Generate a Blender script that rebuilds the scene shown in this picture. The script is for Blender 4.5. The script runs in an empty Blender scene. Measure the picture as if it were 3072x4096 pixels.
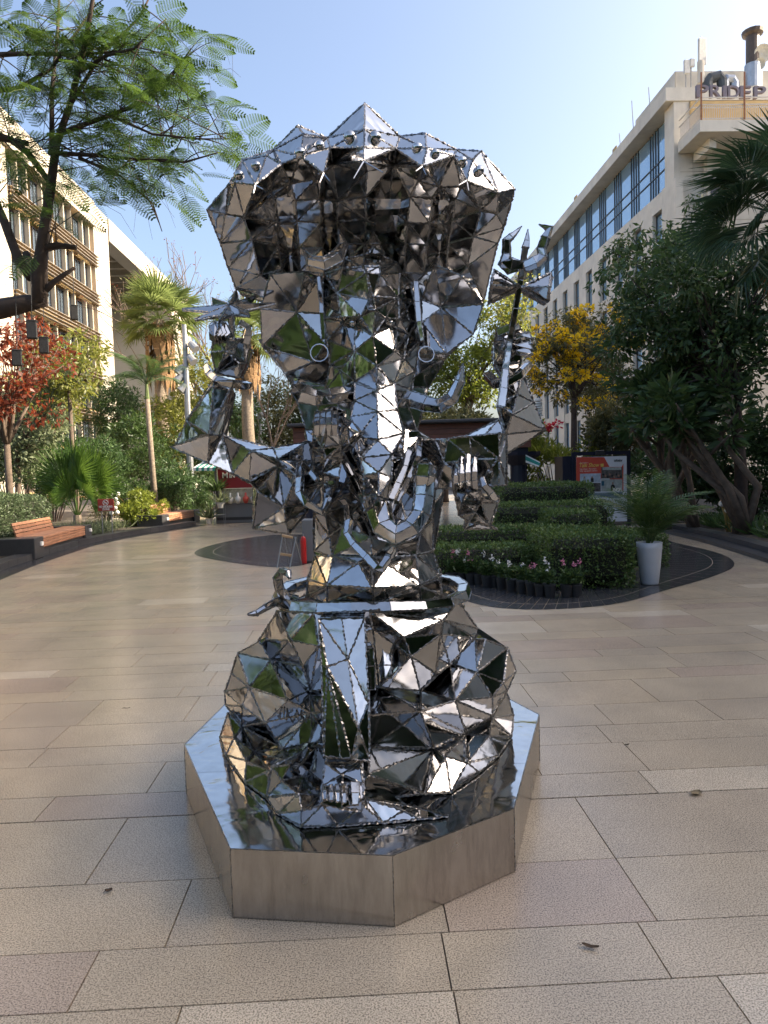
import bpy, bmesh, math, random
import numpy as np
from mathutils import Vector, Matrix, geometry, noise
from mathutils.bvhtree import BVHTree
random.seed(7); np.random.seed(7)
PI = math.pi
sc = bpy.context.scene
COL = sc.collection
# ---------------------------------------------------------------- camera
PITCH, ROLL, CAMH, FPX = math.radians(3.45), math.radians(1.6), 1.75, 2841.0
_F = Vector((0, math.cos(PITCH), -math.sin(PITCH))); _U0 = Vector((0, math.sin(PITCH), math.cos(PITCH))); _R0 = Vector((1, 0, 0))
_R = math.cos(ROLL)*_R0 - math.sin(ROLL)*_U0; _U = math.sin(ROLL)*_R0 + math.cos(ROLL)*_U0
CAM = Vector((0, 0, CAMH))
cd = bpy.data.cameras.new('camera'); cam = bpy.data.objects.new('camera', cd); COL.objects.link(cam)
m = Matrix.Identity(4)
for i in range(3):
    m[i][0] = _R[i]; m[i][1] = _U[i]; m[i][2] = -_F[i]; m[i][3] = CAM[i]
cam.matrix_world = m
cd.sensor_fit = 'VERTICAL'; cd.sensor_height = 36.0; cd.lens = 36.0*FPX/4096; cd.clip_start = 0.05; cd.clip_end = 3000
sc.camera = cam
# ---------------------------------------------------------------- sky, sun, exposure
SUN_AZ, SUN_EL = math.radians(88), math.radians(32)
w = bpy.data.worlds.new('World'); sc.world = w; w.use_nodes = True
nt = w.node_tree; nt.nodes.clear()
sky = nt.nodes.new('ShaderNodeTexSky'); sky.sky_type = 'NISHITA'; sky.sun_disc = False
sky.sun_elevation = SUN_EL; sky.sun_rotation = SUN_AZ; sky.air_density = 0.85; sky.dust_density = 5.2; sky.ozone_density = 2.4
bg = nt.nodes.new('ShaderNodeBackground'); bg.inputs['Strength'].default_value = 0.13
wo = nt.nodes.new('ShaderNodeOutputWorld')
wm = nt.nodes.new('ShaderNodeMix'); wm.data_type = 'RGBA'; wm.blend_type = 'MULTIPLY'; wm.inputs[0].default_value = 1.0; wm.inputs[7].default_value = (1.05, 1.0, 0.93, 1)   # the phone's warm white balance
nt.links.new(sky.outputs[0], wm.inputs[6]); nt.links.new(wm.outputs[2], bg.inputs[0]); nt.links.new(bg.outputs[0], wo.inputs[0])
sl = bpy.data.lights.new('sun', 'SUN'); sl.energy = 3.6; sl.angle = math.radians(0.53); sl.color = (1.0, 0.86, 0.66)
sun = bpy.data.objects.new('sun', sl); COL.objects.link(sun)
sd = Vector((math.sin(SUN_AZ)*math.cos(SUN_EL), math.cos(SUN_AZ)*math.cos(SUN_EL), math.sin(SUN_EL)))
sun.rotation_euler = (-sd).to_track_quat('-Z', 'Y').to_euler(); sun.location = sd*100
sc.view_settings.view_transform = 'Standard'; sc.view_settings.look = 'None'
sc.view_settings.exposure = 1.72; sc.view_settings.gamma = 1.0; sc.view_settings.use_curve_mapping = False
sc.cycles.use_denoising = True
sc.cycles.max_bounces = 8; sc.cycles.diffuse_bounces = 3; sc.cycles.glossy_bounces = 6
sc.cycles.transmission_bounces = 3; sc.cycles.transparent_max_bounces = 6
sc.cycles.sample_clamp_indirect = 8
sc.cycles.caustics_reflective = False; sc.cycles.caustics_refractive = False

# ---------------------------------------------------------------- helpers
def ray(px, py):
    """direction through a photo pixel, scaled so that y = 1"""
    d = _F + _R*((px-1536)/FPX) + _U*((2048-py)/FPX)
    return d/d.y
def WY(px, py, Y): return CAM + ray(px, py)*Y           # point seen at a photo pixel, at world depth Y
def GZ(px, py, z=0.0):                                   # point of a level plane seen at a photo pixel
    d = ray(px, py); return CAM + d*((z-CAMH)/d.z)
YAW = math.radians(2.2)                                  # the promenade runs 2.2 degrees left of the lens axis
AX = Vector((-math.sin(YAW), math.cos(YAW), 0)); BX = Vector((math.cos(YAW), math.sin(YAW), 0))
def uv(u, v, z=0.0): return BX*u + AX*v + Vector((0, 0, z))

ORG = {}
def mesh_data(name, V, Fs, mats, midx=None, smooth=False):
    me = bpy.data.meshes.new(name)
    me.from_pydata([tuple(v) for v in V], [], Fs)
    for mt in (mats if isinstance(mats, (list, tuple)) else [mats]): me.materials.append(mt)
    if midx is not None: me.polygons.foreach_set('material_index', midx)
    if smooth: me.polygons.foreach_set('use_smooth', [True]*len(me.polygons))
    me.update()
    return me
def fast_mesh(name, V, F4, mat, midx=None):
    """numpy verts (n,3) and equal sized faces (m,k)"""
    me = bpy.data.meshes.new(name); V = np.asarray(V, np.float32); F4 = np.asarray(F4, np.int32)
    nv = len(V); nf, k = F4.shape
    me.vertices.add(nv); me.vertices.foreach_set('co', V.ravel())
    me.loops.add(nf*k); me.loops.foreach_set('vertex_index', F4.ravel())
    me.polygons.add(nf); me.polygons.foreach_set('loop_start', np.arange(0, nf*k, k, dtype=np.int32))
    me.polygons.foreach_set('loop_total', np.full(nf, k, np.int32))
    for mt in (mat if isinstance(mat, (list, tuple)) else [mat]): me.materials.append(mt)
    if midx is not None: me.polygons.foreach_set('material_index', np.asarray(midx, np.int32))
    me.update(calc_edges=True); me.validate()
    return me
def link(name, me, parent=None, loc=None, **kw):
    o = bpy.data.objects.new(name, me); COL.objects.link(o)
    if parent is not None: o.parent = parent
    if loc is not None: o.location = loc
    for k, v in kw.items():
        if v is not None: o[k] = v
    return o
def empty(name, loc=(0, 0, 0), label=None, category=None, group=None, kind=None, rz=0):
    o = bpy.data.objects.new(name, None); COL.objects.link(o); o.location = loc; o.rotation_euler = (0, 0, rz); o.empty_display_size = 0.2
    for k, v in (('label', label), ('category', category), ('group', group), ('kind', kind)):
        if v: o[k] = v
    ORG[o.name] = Vector(loc)
    return o
def tag(o, label=None, category=None, group=None, kind=None):
    for k, v in (('label', label), ('category', category), ('group', group), ('kind', kind)):
        if v: o[k] = v
    return o
class MB:
    """collects shapes and builds one mesh"""
    def __init__(s): s.V = []; s.F = []; s.M = []; s.sm = False
    def add(s, V, F, m=0):
        b = len(s.V); s.V += [Vector(v) for v in V]; s.F += [tuple(b+i for i in f) for f in F]; s.M += [m]*len(F); return s
    def box(s, c, d, m=0, rz=0, mat=None):
        c = Vector(c); hx, hy, hz = d[0]/2, d[1]/2, d[2]/2
        P = [Vector((x, y, z)) for z in (-hz, hz) for x, y in ((-hx, -hy), (hx, -hy), (hx, hy), (-hx, hy))]
        R = mat if mat is not None else Matrix.Rotation(rz, 3, 'Z')
        return s.add([c + R@p for p in P], [(3, 2, 1, 0), (4, 5, 6, 7), (0, 1, 5, 4), (1, 2, 6, 5), (2, 3, 7, 6), (3, 0, 4, 7)], m)
    def cbox(s, c, d, b=0.01, m=0, rz=0, mat=None):
        """box with chamfered edges"""
        bm = bmesh.new(); bmesh.ops.create_cube(bm, size=1.0)
        bmesh.ops.scale(bm, vec=d, verts=bm.verts)
        bmesh.ops.bevel(bm, geom=list(bm.edges), offset=b, segments=1, affect='EDGES', profile=0.5)
        R = mat if mat is not None else Matrix.Rotation(rz, 3, 'Z'); c = Vector(c)
        bm.verts.index_update()
        s.add([c + R@v.co for v in bm.verts], [[v.index for v in f.verts] for f in bm.faces], m); bm.free(); return s
    def tube(s, pts, rad, n=6, m=0, cap=True, closed=False, rot=0.0, up=None):
        pts = [Vector(p) for p in pts]; k = len(pts)
        if not hasattr(rad, '__len__'): rad = [rad]*k
        rings = []; prev = None
        for i, p in enumerate(pts):
            if closed: t = pts[(i+1) % k]-pts[i-1]
            else: t = pts[min(i+1, k-1)]-pts[max(i-1, 0)]
            if t.length < 1e-9: t = Vector((0, 0, 1))
            t.normalize()
            if prev is None:
                a = Vector(up) if up is not None else (Vector((0, 0, 1)) if abs(t.z) < 0.9 else Vector((0, 1, 0)))
            else: a = prev
            x = a - t*a.dot(t)
            if x.length < 1e-6: x = t.orthogonal()
            x.normalize(); prev = x; y = t.cross(x)
            r = rad[i]; r = r if hasattr(r, '__len__') else (r, r)
            rings.append([p + x*math.cos(rot+2*PI*j/n)*r[0] + y*math.sin(rot+2*PI*j/n)*r[1] for j in range(n)])
        V = [v for r_ in rings for v in r_]; Fs = []
        for i in range(k if closed else k-1):
            a, b = i*n, ((i+1) % k)*n
            for j in range(n): Fs.append((a+j, a+(j+1) % n, b+(j+1) % n, b+j))
        if cap and not closed:
            Fs.append(tuple(reversed(range(n)))); Fs.append(tuple((k-1)*n+j for j in range(n)))
        return s.add(V, Fs, m)
    def lathe(s, c, prof, n=16, m=0, cap=True):
        c = Vector(c); V = []; Fs = []
        for r, z in prof: V += [c + Vector((r*math.cos(2*PI*j/n), r*math.sin(2*PI*j/n), z)) for j in range(n)]
        for i in range(len(prof)-1):
            a, b = i*n, (i+1)*n
            for j in range(n): Fs.append((a+j, a+(j+1) % n, b+(j+1) % n, b+j))
        if cap: Fs.append(tuple(reversed(range(n)))); Fs.append(tuple((len(prof)-1)*n+j for j in range(n)))
        return s.add(V, Fs, m)
    def ball(s, c, r, n=10, m=0):
        prof = [(r*math.sin(PI*i/n), -r*math.cos(PI*i/n)) for i in range(1, n)]
        return s.lathe(c, prof, 2*n, m)
    def prism(s, poly, z0, z1, m=0):
        n = len(poly); V = [(p[0], p[1], z0) for p in poly]+[(p[0], p[1], z1) for p in poly]
        return s.add(V, [tuple(reversed(range(n))), tuple(range(n, 2*n))]+[(i, (i+1) % n, n+(i+1) % n, n+i) for i in range(n)], m)
    def build(s, name, mats, parent=None, org=None, smooth=False, **kw):
        if org is None: org = ORG.get(parent.name, Vector((0, 0, 0))) if parent is not None else Vector((0, 0, 0))
        me = mesh_data(name, [v-Vector(org) for v in s.V], s.F, mats, s.M if isinstance(mats, (list, tuple)) else None, smooth or s.sm)
        o = link(name, me, parent)
        if parent is None: o.location = org
        ORG[o.name] = Vector(org)
        for k, v in kw.items():
            if v is not None: o[k] = v
        return o

# ---------------------------------------------------------------- materials
def newmat(name):
    mt = bpy.data.materials.new(name); mt.use_nodes = True; n = mt.node_tree.nodes; n.clear()
    out = n.new('ShaderNodeOutputMaterial'); b = n.new('ShaderNodeBsdfPrincipled'); mt.node_tree.links.new(b.outputs[0], out.inputs[0])
    return mt, mt.node_tree, b, out
def nd(t, typ, **kw):
    x = t.nodes.new(typ)
    for k, v in kw.items():
        if k in x.inputs: x.inputs[k].default_value = v
        else: setattr(x, k, v)
    return x
def ramp(t, fac, stops):
    r = t.nodes.new('ShaderNodeValToRGB'); e = r.color_ramp.elements
    while len(e) < len(stops): e.new(0.5)
    for i, (p, c) in enumerate(stops): e[i].position = p; e[i].color = (c[0], c[1], c[2], 1)
    t.links.new(fac, r.inputs[0]); return r.outputs[0]
def mixc(t, fac, a, b, blend='MIX'):
    x = t.nodes.new('ShaderNodeMix'); x.data_type = 'RGBA'; x.blend_type = blend
    for s_, v in ((x.inputs[0], fac), (x.inputs[6], a), (x.inputs[7], b)):
        if hasattr(v, 'links'): t.links.new(v, s_)
        elif hasattr(v, '__len__'): s_.default_value = (v[0], v[1], v[2], 1)
        else: s_.default_value = v
    return x.outputs[2]
def noisef(t, scale, detail=3, rough=0.55, coord='Object', dist=0.0, stretch=None):
    tc = t.nodes.new('ShaderNodeTexCoord'); n = t.nodes.new('ShaderNodeTexNoise')
    n.inputs['Scale'].default_value = scale; n.inputs['Detail'].default_value = detail; n.inputs['Roughness'].default_value = rough; n.inputs['Distortion'].default_value = dist
    src = tc.outputs[coord]
    if stretch:
        mp = t.nodes.new('ShaderNodeMapping'); mp.inputs['Scale'].default_value = stretch; t.links.new(src, mp.inputs[0]); src = mp.outputs[0]
    t.links.new(src, n.inputs['Vector']); return n.outputs['Fac']
def bump(t, b, h, strength=0.3, dist=0.01):
    x = t.nodes.new('ShaderNodeBump'); x.inputs['Strength'].default_value = strength; x.inputs['Distance'].default_value = dist
    t.links.new(h, x.inputs['Height']); t.links.new(x.outputs[0], b.inputs['Normal']); return x
def plain(name, col, rough=0.6, metal=0.0, var=0.12, scale=6.0, bmp=0.0, bscale=60, spec=0.5, dirt=0.0):
    mt, t, b, o = newmat(name)
    c2 = tuple(c*(1-var) for c in col); c1 = tuple(min(1, c*(1+var)) for c in col)
    f = noisef(t, scale, 5, 0.6)
    c = ramp(t, f, [(0.3, c2), (0.7, c1)])
    if dirt:
        g = noisef(t, scale*0.35, 6, 0.7, stretch=(1, 1, 0.35)); gg = ramp(t, g, [(0.45, (0, 0, 0)), (0.75, (dirt,)*3)])
        c = mixc(t, gg, c, tuple(x*0.45 for x in col))
    t.links.new(c, b.inputs['Base Color'])
    b.inputs['Roughness'].default_value = rough; b.inputs['Metallic'].default_value = metal; b.inputs['Specular IOR Level'].default_value = spec
    if bmp: bump(t, b, noisef(t, bscale, 4), bmp, 0.01)
    return mt
def leafmat(name, dark, light, trans=0.35, rough=0.45, tcol=None, spec=0.4):
    mt, t, b, o = newmat(name)
    g = nd(t, 'ShaderNodeNewGeometry')
    c = ramp(t, g.outputs['Random Per Island'], [(0.0, dark), (1.0, light)])
    t.links.new(c, b.inputs['Base Color']); b.inputs['Roughness'].default_value = rough; b.inputs['Specular IOR Level'].default_value = spec
    tr = nd(t, 'ShaderNodeBsdfTranslucent'); tc = mixc(t, 0.5, c, tcol or tuple(min(1, x*1.6) for x in light)); t.links.new(tc, tr.inputs[0])
    mx = nd(t, 'ShaderNodeMixShader'); mx.inputs[0].default_value = trans
    t.links.new(b.outputs[0], mx.inputs[1]); t.links.new(tr.outputs[0], mx.inputs[2]); t.links.new(mx.outputs[0], o.inputs[0])
    return mt
def steel(name, base=(0.60, 0.595, 0.59), r0=0.03, r1=0.14, wav=0.075, wscale=5.0):
    mt, t, b, o = newmat(name)
    oi = nd(t, 'ShaderNodeObjectInfo')
    k = ramp(t, oi.outputs['Random'], [(0.0, tuple(x*0.82 for x in base)), (1.0, tuple(min(1, x*1.08) for x in base))])
    sm_ = ramp(t, noisef(t, 9, 6, 0.65), [(0.35, (0.86, 0.85, 0.84)), (0.62, (1, 1, 1))])
    t.links.new(mixc(t, 1.0, k, sm_, 'MULTIPLY'), b.inputs['Base Color'])
    b.inputs['Metallic'].default_value = 1.0
    rr = nd(t, 'ShaderNodeMapRange'); rr.inputs['To Min'].default_value = r0; rr.inputs['To Max'].default_value = r1
    t.links.new(noisef(t, 5, 4, 0.6), rr.inputs['Value']); t.links.new(rr.outputs[0], b.inputs['Roughness'])
    a = noisef(t, wscale, 2, 0.4, dist=0.6)
    x = bump(t, b, a, wav, 0.06)
    pw = nd(t, 'ShaderNodeMath', operation='POWER'); pw.inputs[1].default_value = 4.0; t.links.new(oi.outputs['Random'], pw.inputs[0])   # a few plates are buckled, most are nearly flat
    mr = nd(t, 'ShaderNodeMapRange'); mr.inputs['To Min'].default_value = wav*.7; mr.inputs['To Max'].default_value = wav*4.5; t.links.new(pw.outputs[0], mr.inputs['Value'])
    t.links.new(mr.outputs[0], t.nodes['Bump'].inputs['Strength'])
    return mt
# ================================================================ paving
def granite(name, base, dark, light, rough=0.22):
    mt, t, b, o = newmat(name)
    sp = noisef(t, 165, 2, 0.65)
    c = ramp(t, sp, [(0.38, dark), (0.475, base), (0.58, light)])
    cl = ramp(t, noisef(t, 1.3, 5, 0.6), [(0.3, (0.80, 0.80, 0.80)), (0.7, (1.08, 1.06, 1.03))])
    c = mixc(t, 1.0, c, cl, 'MULTIPLY')
    st = ramp(t, noisef(t, 2.2, 6, 0.7, stretch=(1, 2.5, 1)), [(0.62, (0, 0, 0)), (0.78, (0.3, 0.3, 0.3))])
    c = mixc(t, st, c, tuple(x*0.6 for x in base))
    t.links.new(c, b.inputs['Base Color'])
    rr = nd(t, 'ShaderNodeMapRange'); rr.inputs['To Min'].default_value = rough*0.7; rr.inputs['To Max'].default_value = rough*1.35
    t.links.new(noisef(t, 1.7, 4), rr.inputs['Value']); t.links.new(rr.outputs[0], b.inputs['Roughness'])
    b.inputs['Specular IOR Level'].default_value = 0.42
    bump(t, b, noisef(t, 180, 2), 0.04, 0.002)
    return mt
def gtri(c, k=0.46, l=1.38): return (c, tuple(x*k for x in c), tuple(min(1, x*l) for x in c))
SLABS = [granite('granite_beige', *gtri((0.445, 0.365, 0.265))), granite('granite_sand', *gtri((0.465, 0.375, 0.265))),
         granite('granite_grey', *gtri((0.42, 0.345, 0.255))), granite('granite_pink', *gtri((0.42, 0.33, 0.25))), granite('granite_pale', *gtri((0.53, 0.445, 0.335)))]
GROUT = plain('grout', (0.15, 0.13, 0.11), 0.9)
BLACKG = granite('granite_black', (0.045, 0.045, 0.048), (0.03, 0.03, 0.033), (0.075, 0.075, 0.08), 0.2)
BLACKK = granite('granite_kerb', (0.05, 0.05, 0.053), (0.03, 0.03, 0.033), (0.085, 0.085, 0.09), 0.33)
g = MB(); g.add([uv(-60, -45, -.014), uv(60, -45, -.014), uv(60, 140, -.014), uv(-60, 140, -.014)], [(0, 1, 2, 3)])
floor = g.build('plaza_floor', GROUT, kind='structure')
rows = [-14.0]
while rows[-1] < 1.2: rows.append(rows[-1]+random.choice((.30, .45, .45, .60)))
rows = [r for r in rows if r < 1.25]+[1.37, 1.82, 2.27, 2.57, 3.01, 3.60, 3.88, 4.30, 4.60, 5.01, 5.57, 5.84, 6.27, 6.52, 6.96, 7.27, 7.85, 8.15, 8.45, 8.76]
while rows[-1] < 46: rows.append(rows[-1]+random.choice((.30, .30, .45, .45, .60)))
CROSS = {2.57: (-.762, .30, 1.10), 3.01: (-1.22, -.05, 1.10), 2.27: (-1.0, .27, 1.02), 3.60: (-1.70, -.62, .50, 1.55), 3.88: (-2.3, -1.21, 1.0, 1.62)}
def row_lim(v0, v1): return -9.6+0.0*v0, 9.0
slabs = []
for i in range(len(rows)-1):
    v0, v1 = rows[i], rows[i+1]; ul, ur = row_lim(v0, v1)
    cs = CROSS.get(v0)
    if cs:
        us = list(cs)
        while us[0] > ul: us.insert(0, us[0]-random.uniform(.75, 1.35))
        while us[-1] < ur: us.append(us[-1]+random.uniform(.75, 1.35))
    else:
        us = [ul-random.uniform(0, 1)]
        while us[-1] < ur: us.append(us[-1]+random.choice((.6, .75, .9, .9, 1.2, 1.35)))
    big = v1-v0 > .5
    for a, b_ in zip(us, us[1:]):
        thin = v1-v0 < .31
        mi = random.choices(range(5), (5, 3, 4, 2.2 if thin else 1, 2.4 if thin and v0 > 6 else .5))[0]
        slabs.append((a, b_, v0, v1, mi))
def proj(p):
    d = p-CAM; z = d.dot(_F)
    return (1536+FPX*d.dot(_R)/z, 2048-FPX*d.dot(_U)/z, z)
def seen_area(s):
    a, b_, v0, v1, _ = s
    if v1 < 1.6: return 0
    q = [proj(uv(x, y)) for x, y in ((a, max(v0, 1.5)), (b_, max(v0, 1.5)), (b_, v1), (a, v1))]
    if max(p[0] for p in q) < 0 or min(p[0] for p in q) > 3072: return 0
    return abs(sum(q[k][0]*q[(k+1) % 4][1]-q[(k+1) % 4][0]*q[k][1] for k in range(4)))/2
slabs.sort(key=seen_area, reverse=True)
JOINT = {3.60, 8.76}
def slab_geo(s, z=0.0):
    a, b_, v0, v1, _ = s; h = .0013; k = .0016
    va = v0+(.005 if v0 in JOINT else h); vb = v1-(.005 if v1 in JOINT else h)
    a += h; b_ -= h
    P = [uv(a, va, -.012), uv(b_, va, -.012), uv(b_, vb, -.012), uv(a, vb, -.012), uv(a+k, va+k, z), uv(b_-k, va+k, z), uv(b_-k, vb-k, z), uv(a+k, vb-k, z)]
    P[0].z = P[1].z = P[2].z = P[3].z = -.013
    return P, [(4, 5, 6, 7), (0, 1, 5, 4), (1, 2, 6, 5), (2, 3, 7, 6), (3, 0, 4, 7)]
for s in slabs[:290]:
    P, Fs = slab_geo(s, random.uniform(-.0008, .0004))
    mb = MB(); mb.add(P, Fs); mb.build('paving_slab', SLABS[s[4]], floor)
mb = MB()
for s in slabs[290:]:
    P, Fs = slab_geo(s); mb.add(P, Fs, s[4])
mb.build('paving_slab_field', SLABS, floor, kind='stuff')
# ================================================================ buildings
def pv(px, Y): return WY(px, 1800, Y)
CREAM = plain('cream_stone', (.68, .63, .54), .75, 0, .08, 1.2, .1, 30, .3, .35)
CREAMB = plain('weathered_cream_concrete', (.64, .60, .52), .8, 0, .10, .9, .15, 20, .3, .5)
WHITEW = plain('white_cladding', (.50, .44, .35), .6, 0, .05, .6, .05, 20, .4, .2)
YSTONE = plain('honey_stone', (.50, .35, .16), .7, 0, .08, 2, .1, 30, .3, .2)
ALU = plain('bronze_aluminium', (.33, .27, .20), .45, .6, .1, 3)
FRAMEM = plain('dark_window_frame', (.06, .06, .065), .4, .5)
GREYP = plain('grey_pier_stone', (.46, .40, .31), .7, 0, .08, 2, .1, 30, .3, .3)
def glassm(name, col, rough=.03):
    mt, t, b, o = newmat(name); b.inputs['Base Color'].default_value = (*col, 1); b.inputs['Roughness'].default_value = rough
    b.inputs['Specular IOR Level'].default_value = 1.0; b.inputs['IOR'].default_value = 2.4; b.inputs['Metallic'].default_value = .35
    bump(t, b, noisef(t, .5, 2), .05, .05); return mt
GLASSB = glassm('blue_glazing', (.25, .42, .58)); GLASSD = glassm('window_glass', (.12, .16, .20))
DARKP = plain('dark_plastic', (.03, .03, .032), .5); CURT = plain('drawn_curtain', (.5, .47, .42), .9)
def ubox(mb, u0, u1, v0, v1, z0, z1, m=0):
    mb.box(uv((u0+u1)/2, (v0+v1)/2, (z0+z1)/2), (u1-u0, v1-v0, z1-z0), m, YAW); return mb
def upart(name, mat, par, u0, u1, v0, v1, z0, z1, **kw): return ubox(MB(), u0, u1, v0, v1, z0, z1).build(name, mat, par, **kw)
def copy(o, parent, delta):
    c = o.copy(); COL.objects.link(c); c.parent = parent; c.location = Vector(o.location)+delta; ORG[c.name] = ORG.get(o.name, Vector())
    return c
# ---- left: office block with louvres
LB = empty('office_block', uv(-21.2, 55), 'sunlit honey and white office block with rows of windows behind horizontal louvres, on the left', 'building')
U = -21.2; RZ = 24.5; FH = 3.2; V0, V1 = 30.0, 61.2
upart('wall', YSTONE, LB, U-14, U-.55, V0, V1, 0, RZ-2.0)
upart('end_pier', WHITEW, LB, U-14, U+.05, V1+.003, 64.8, 0, RZ)
upart('fascia', WHITEW, LB, U-14, U+.25, V0, V1-.003, RZ-2.0, RZ)
upart('side_wall', WHITEW, LB, U-14, U+.05, 26.0, V0-.003, 0, RZ)
upart('side_wall', WHITEW, LB, U-.545, U+.0, 43.2, 46.4, 0, RZ-2.01)
for i in range(22):
    v = V0+i*1.42
    if v < V1-.2: upart('cladding_joint', GREYP, LB, U+.25, U+.252, v, v+.03, RZ-1.99, RZ-.01)
for i in range(8): upart('cladding_joint', GREYP, LB, U+.051, U+.053, 61.3, 64.7, RZ-.1-FH*i, RZ-.07-FH*i)
bay = 2.05; first = {}
def make_window(v, z):
    w_ = MB(); ubox(w_, U-.54, U-.40, v, v+.07, z, z+2.05); ubox(w_, U-.54, U-.40, v+1.05, v+1.12, z, z+2.05); ubox(w_, U-.54, U-.40, v+.071, v+1.049, z+1.98, z+2.05); ubox(w_, U-.54, U-.40, v+.071, v+1.049, z, z+.06); ubox(w_, U-.54, U-.42, v+.53, v+.58, z+.061, z+1.979)
    f = w_.build('window', FRAMEM, LB)
    ubox(MB(), U-.53, U-.47, v+.071, v+.529, z+.061, z+1.979).build('pane', GLASSD, f); ubox(MB(), U-.53, U-.47, v+.581, v+1.049, z+.061, z+1.979).build('pane', GLASSD, f)
    return f
W0 = None
vs_ = [46.9, 48.3, 50.6, 52.0, 54.3, 55.7, 58.0, 59.4]
vs_l = [30.6, 32.0, 34.3, 35.7, 38.0, 39.4, 41.5]
for fl in range(7):
    z = RZ-2.0-.25-2.05-fl*FH
    for v in vs_+vs_l:
        if W0 is None: W0 = make_window(vs_[0], RZ-4.3); W0v, W0z = vs_[0], RZ-4.3; continue
        d = AX*(v-W0v)+Vector((0, 0, z-W0z)); f = W0.copy(); COL.objects.link(f); f.location = d
        for ch in W0.children: c = ch.copy(); COL.objects.link(c); c.parent = f
    for v in vs_: # grey pier on the near flank of each window and warm panel edge
        upart('pier', GREYP, LB, U-.549, U-.12, v+1.13, v+1.30, z-.1, z+2.2)
    zs = z-FH+2.05+.12
    upart('spandrel', YSTONE, LB, U-.548, U-.30, 46.42, V1-.004, z-.98, z-.12)
    for k in range(4):
        upart('louvre', ALU, LB, U-.02, U+.28, 46.45, V1+.4, z-.12-.26*k, z-.07-.26*k)
    for v in (46.6, 50.2, 53.9, 57.6, 60.9):
        upart('louvre_bracket', ALU, LB, U-.30, U-.025, v, v+.12, z-1.02, z-.02)
# ---- left, further: canopy block
CB = empty('canopy_block', uv(-21.2, 80), 'white building with a deep roof canopy over shaded glass beyond the louvred block', 'building')
upart('fascia', WHITEW, CB, U-1.2, U+.15, 64.9, 95, RZ-2.0, RZ-.05)
upart('roof_slab', WHITEW, CB, U-14, U-1.203, 64.9, 95, RZ-.9, RZ-.06)
for k in range(8): upart('canopy_beam', GREYP, CB, U-7.4, U-1.21, 66.5+2.6*k, 66.9+2.6*k, RZ-1.7, RZ-.91)
upart('glass_wall', GLASSD, CB, U-8.2, U-7.5, 64.9, 86, 0, RZ-.91)
upart('end_wall', WHITEW, CB, U-8, U+.1, 86.01, 96, 0, RZ-2.01)
for k in range(12): upart('mullion', FRAMEM, CB, U-7.49, U-7.35, 65.4+1.7*k, 65.5+1.7*k, 0, RZ-.92)
for k in range(6): upart('transom', FRAMEM, CB, U-7.49, U-7.38, 65.0, 85.9, 3+3.4*k, 3.12+3.4*k)
# ---- right: hotel
HB = empty('hotel', uv(20.7, 60), 'cream hotel with a long blue glazed strip, rooftop letters and corner balcony, on the right', 'building')
H = 20.72; HV = 45.0; HZ = 25.15
upart('wall', CREAMB, HB, H+.35, H+18, HV+.4, 98, 0, 19.5)
upart('upper_wall', CREAMB, HB, H+1.2, H+18, HV+.4, 98, 19.502, 24.3)
upart('roof_fascia', CREAMB, HB, H-.55, H+18, HV+.3, 98, 24.35, HZ)
upart('corner_pier', CREAM, HB, H, H+1.19, HV+.4, HV+1.75, 19.503, 24.34)
upart('corner_pier', CREAM, HB, H-.12, H+.349, HV-.1, HV+1.95, 0, 19.49)
upart('string_course', CREAM, HB, H-.02, H+.349, HV+1.953, 98, 18.4, 19.5)
# glazing strip
upart('glass_backing', DARKP, HB, H+.6, H+1.19, HV+1.76, 98, 19.51, 24.3)
v = HV+1.78; k = 0
trans = (19.55, 21.2, 22.0, 24.28)
pane0 = {}
while v < 97:
    for wd in ((2.1, .42, .42, .42) if k == 0 else (2.1, .45, .45, .45)):
        for a, b_ in zip(trans, trans[1:]):
            upart('glass_pane', GLASSB, HB, H+.52, H+.58, v+.03, v+wd-.03, a+.03, b_-.03)
        upart('mullion', FRAMEM, HB, H+.46, H+.595, v+wd-.03, v+wd+.03, 19.51, 24.3)
        v += wd
    k += 1
for z in trans[1:3]: upart('transom', FRAMEM, HB, H+.455, H+.515, HV+1.78, 97.5, z-.03, z+.03)
# windows below, tall, between piers
def tall_window(v, z0, z1):
    f = MB(); ubox(f, H+.20, H+.345, v, v+.08, z0, z1); ubox(f, H+.20, H+.345, v+1.52, v+1.6, z0, z1); ubox(f, H+.20, H+.345, v+.081, v+1.519, z1-.08, z1); ubox(f, H+.20, H+.345, v+.081, v+1.519, z0, z0+.08); ubox(f, H+.22, H+.345, v+.081, v+1.519, z0+1.9, z0+1.96)
    f = f.build('window', FRAMEM, HB); ubox(MB(), H+.26, H+.34, v+.085, v+1.515, z0+.085, z0+1.895).build('pane', GLASSB, f); ubox(MB(), H+.26, H+.34, v+.085, v+1.515, z0+1.965, z1-.085).build('pane', GLASSB, f)
for i in range(14):
    v = 47.0+3.5*i
    for j in range(4):
        z1 = 18.35-4.2*j; tall_window(v, z1-3.3, z1)
        upart('spandrel', CREAM, HB, H+.05, H+.349, v, v+1.6, z1-4.2, z1-3.303)
    upart('pier', CREAM, HB, H-.05, H+.348, v+1.603, v+3.497, 0, 18.395)
# stone joints of the end wall
for z in (5, 8, 11, 14, 17, 20): upart('wall_joint', GREYP, HB, H+.4, H+17, HV+.385, HV+.399, z, z+.03)
for x in (2.1, 3.2, 6.5, 10): upart('wall_joint', GREYP, HB, H+x, H+x+.03, HV+.388, HV+.4, 0, 20)
upart('wall_rib', CREAMB, HB, H+1.9, H+3.1, HV-.1, HV+.38, 0, 21.1)
upart('slot_window', FRAMEM, HB, H+2.1, H+2.8, HV-.13, HV-.105, 17.4, 19.4)
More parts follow.
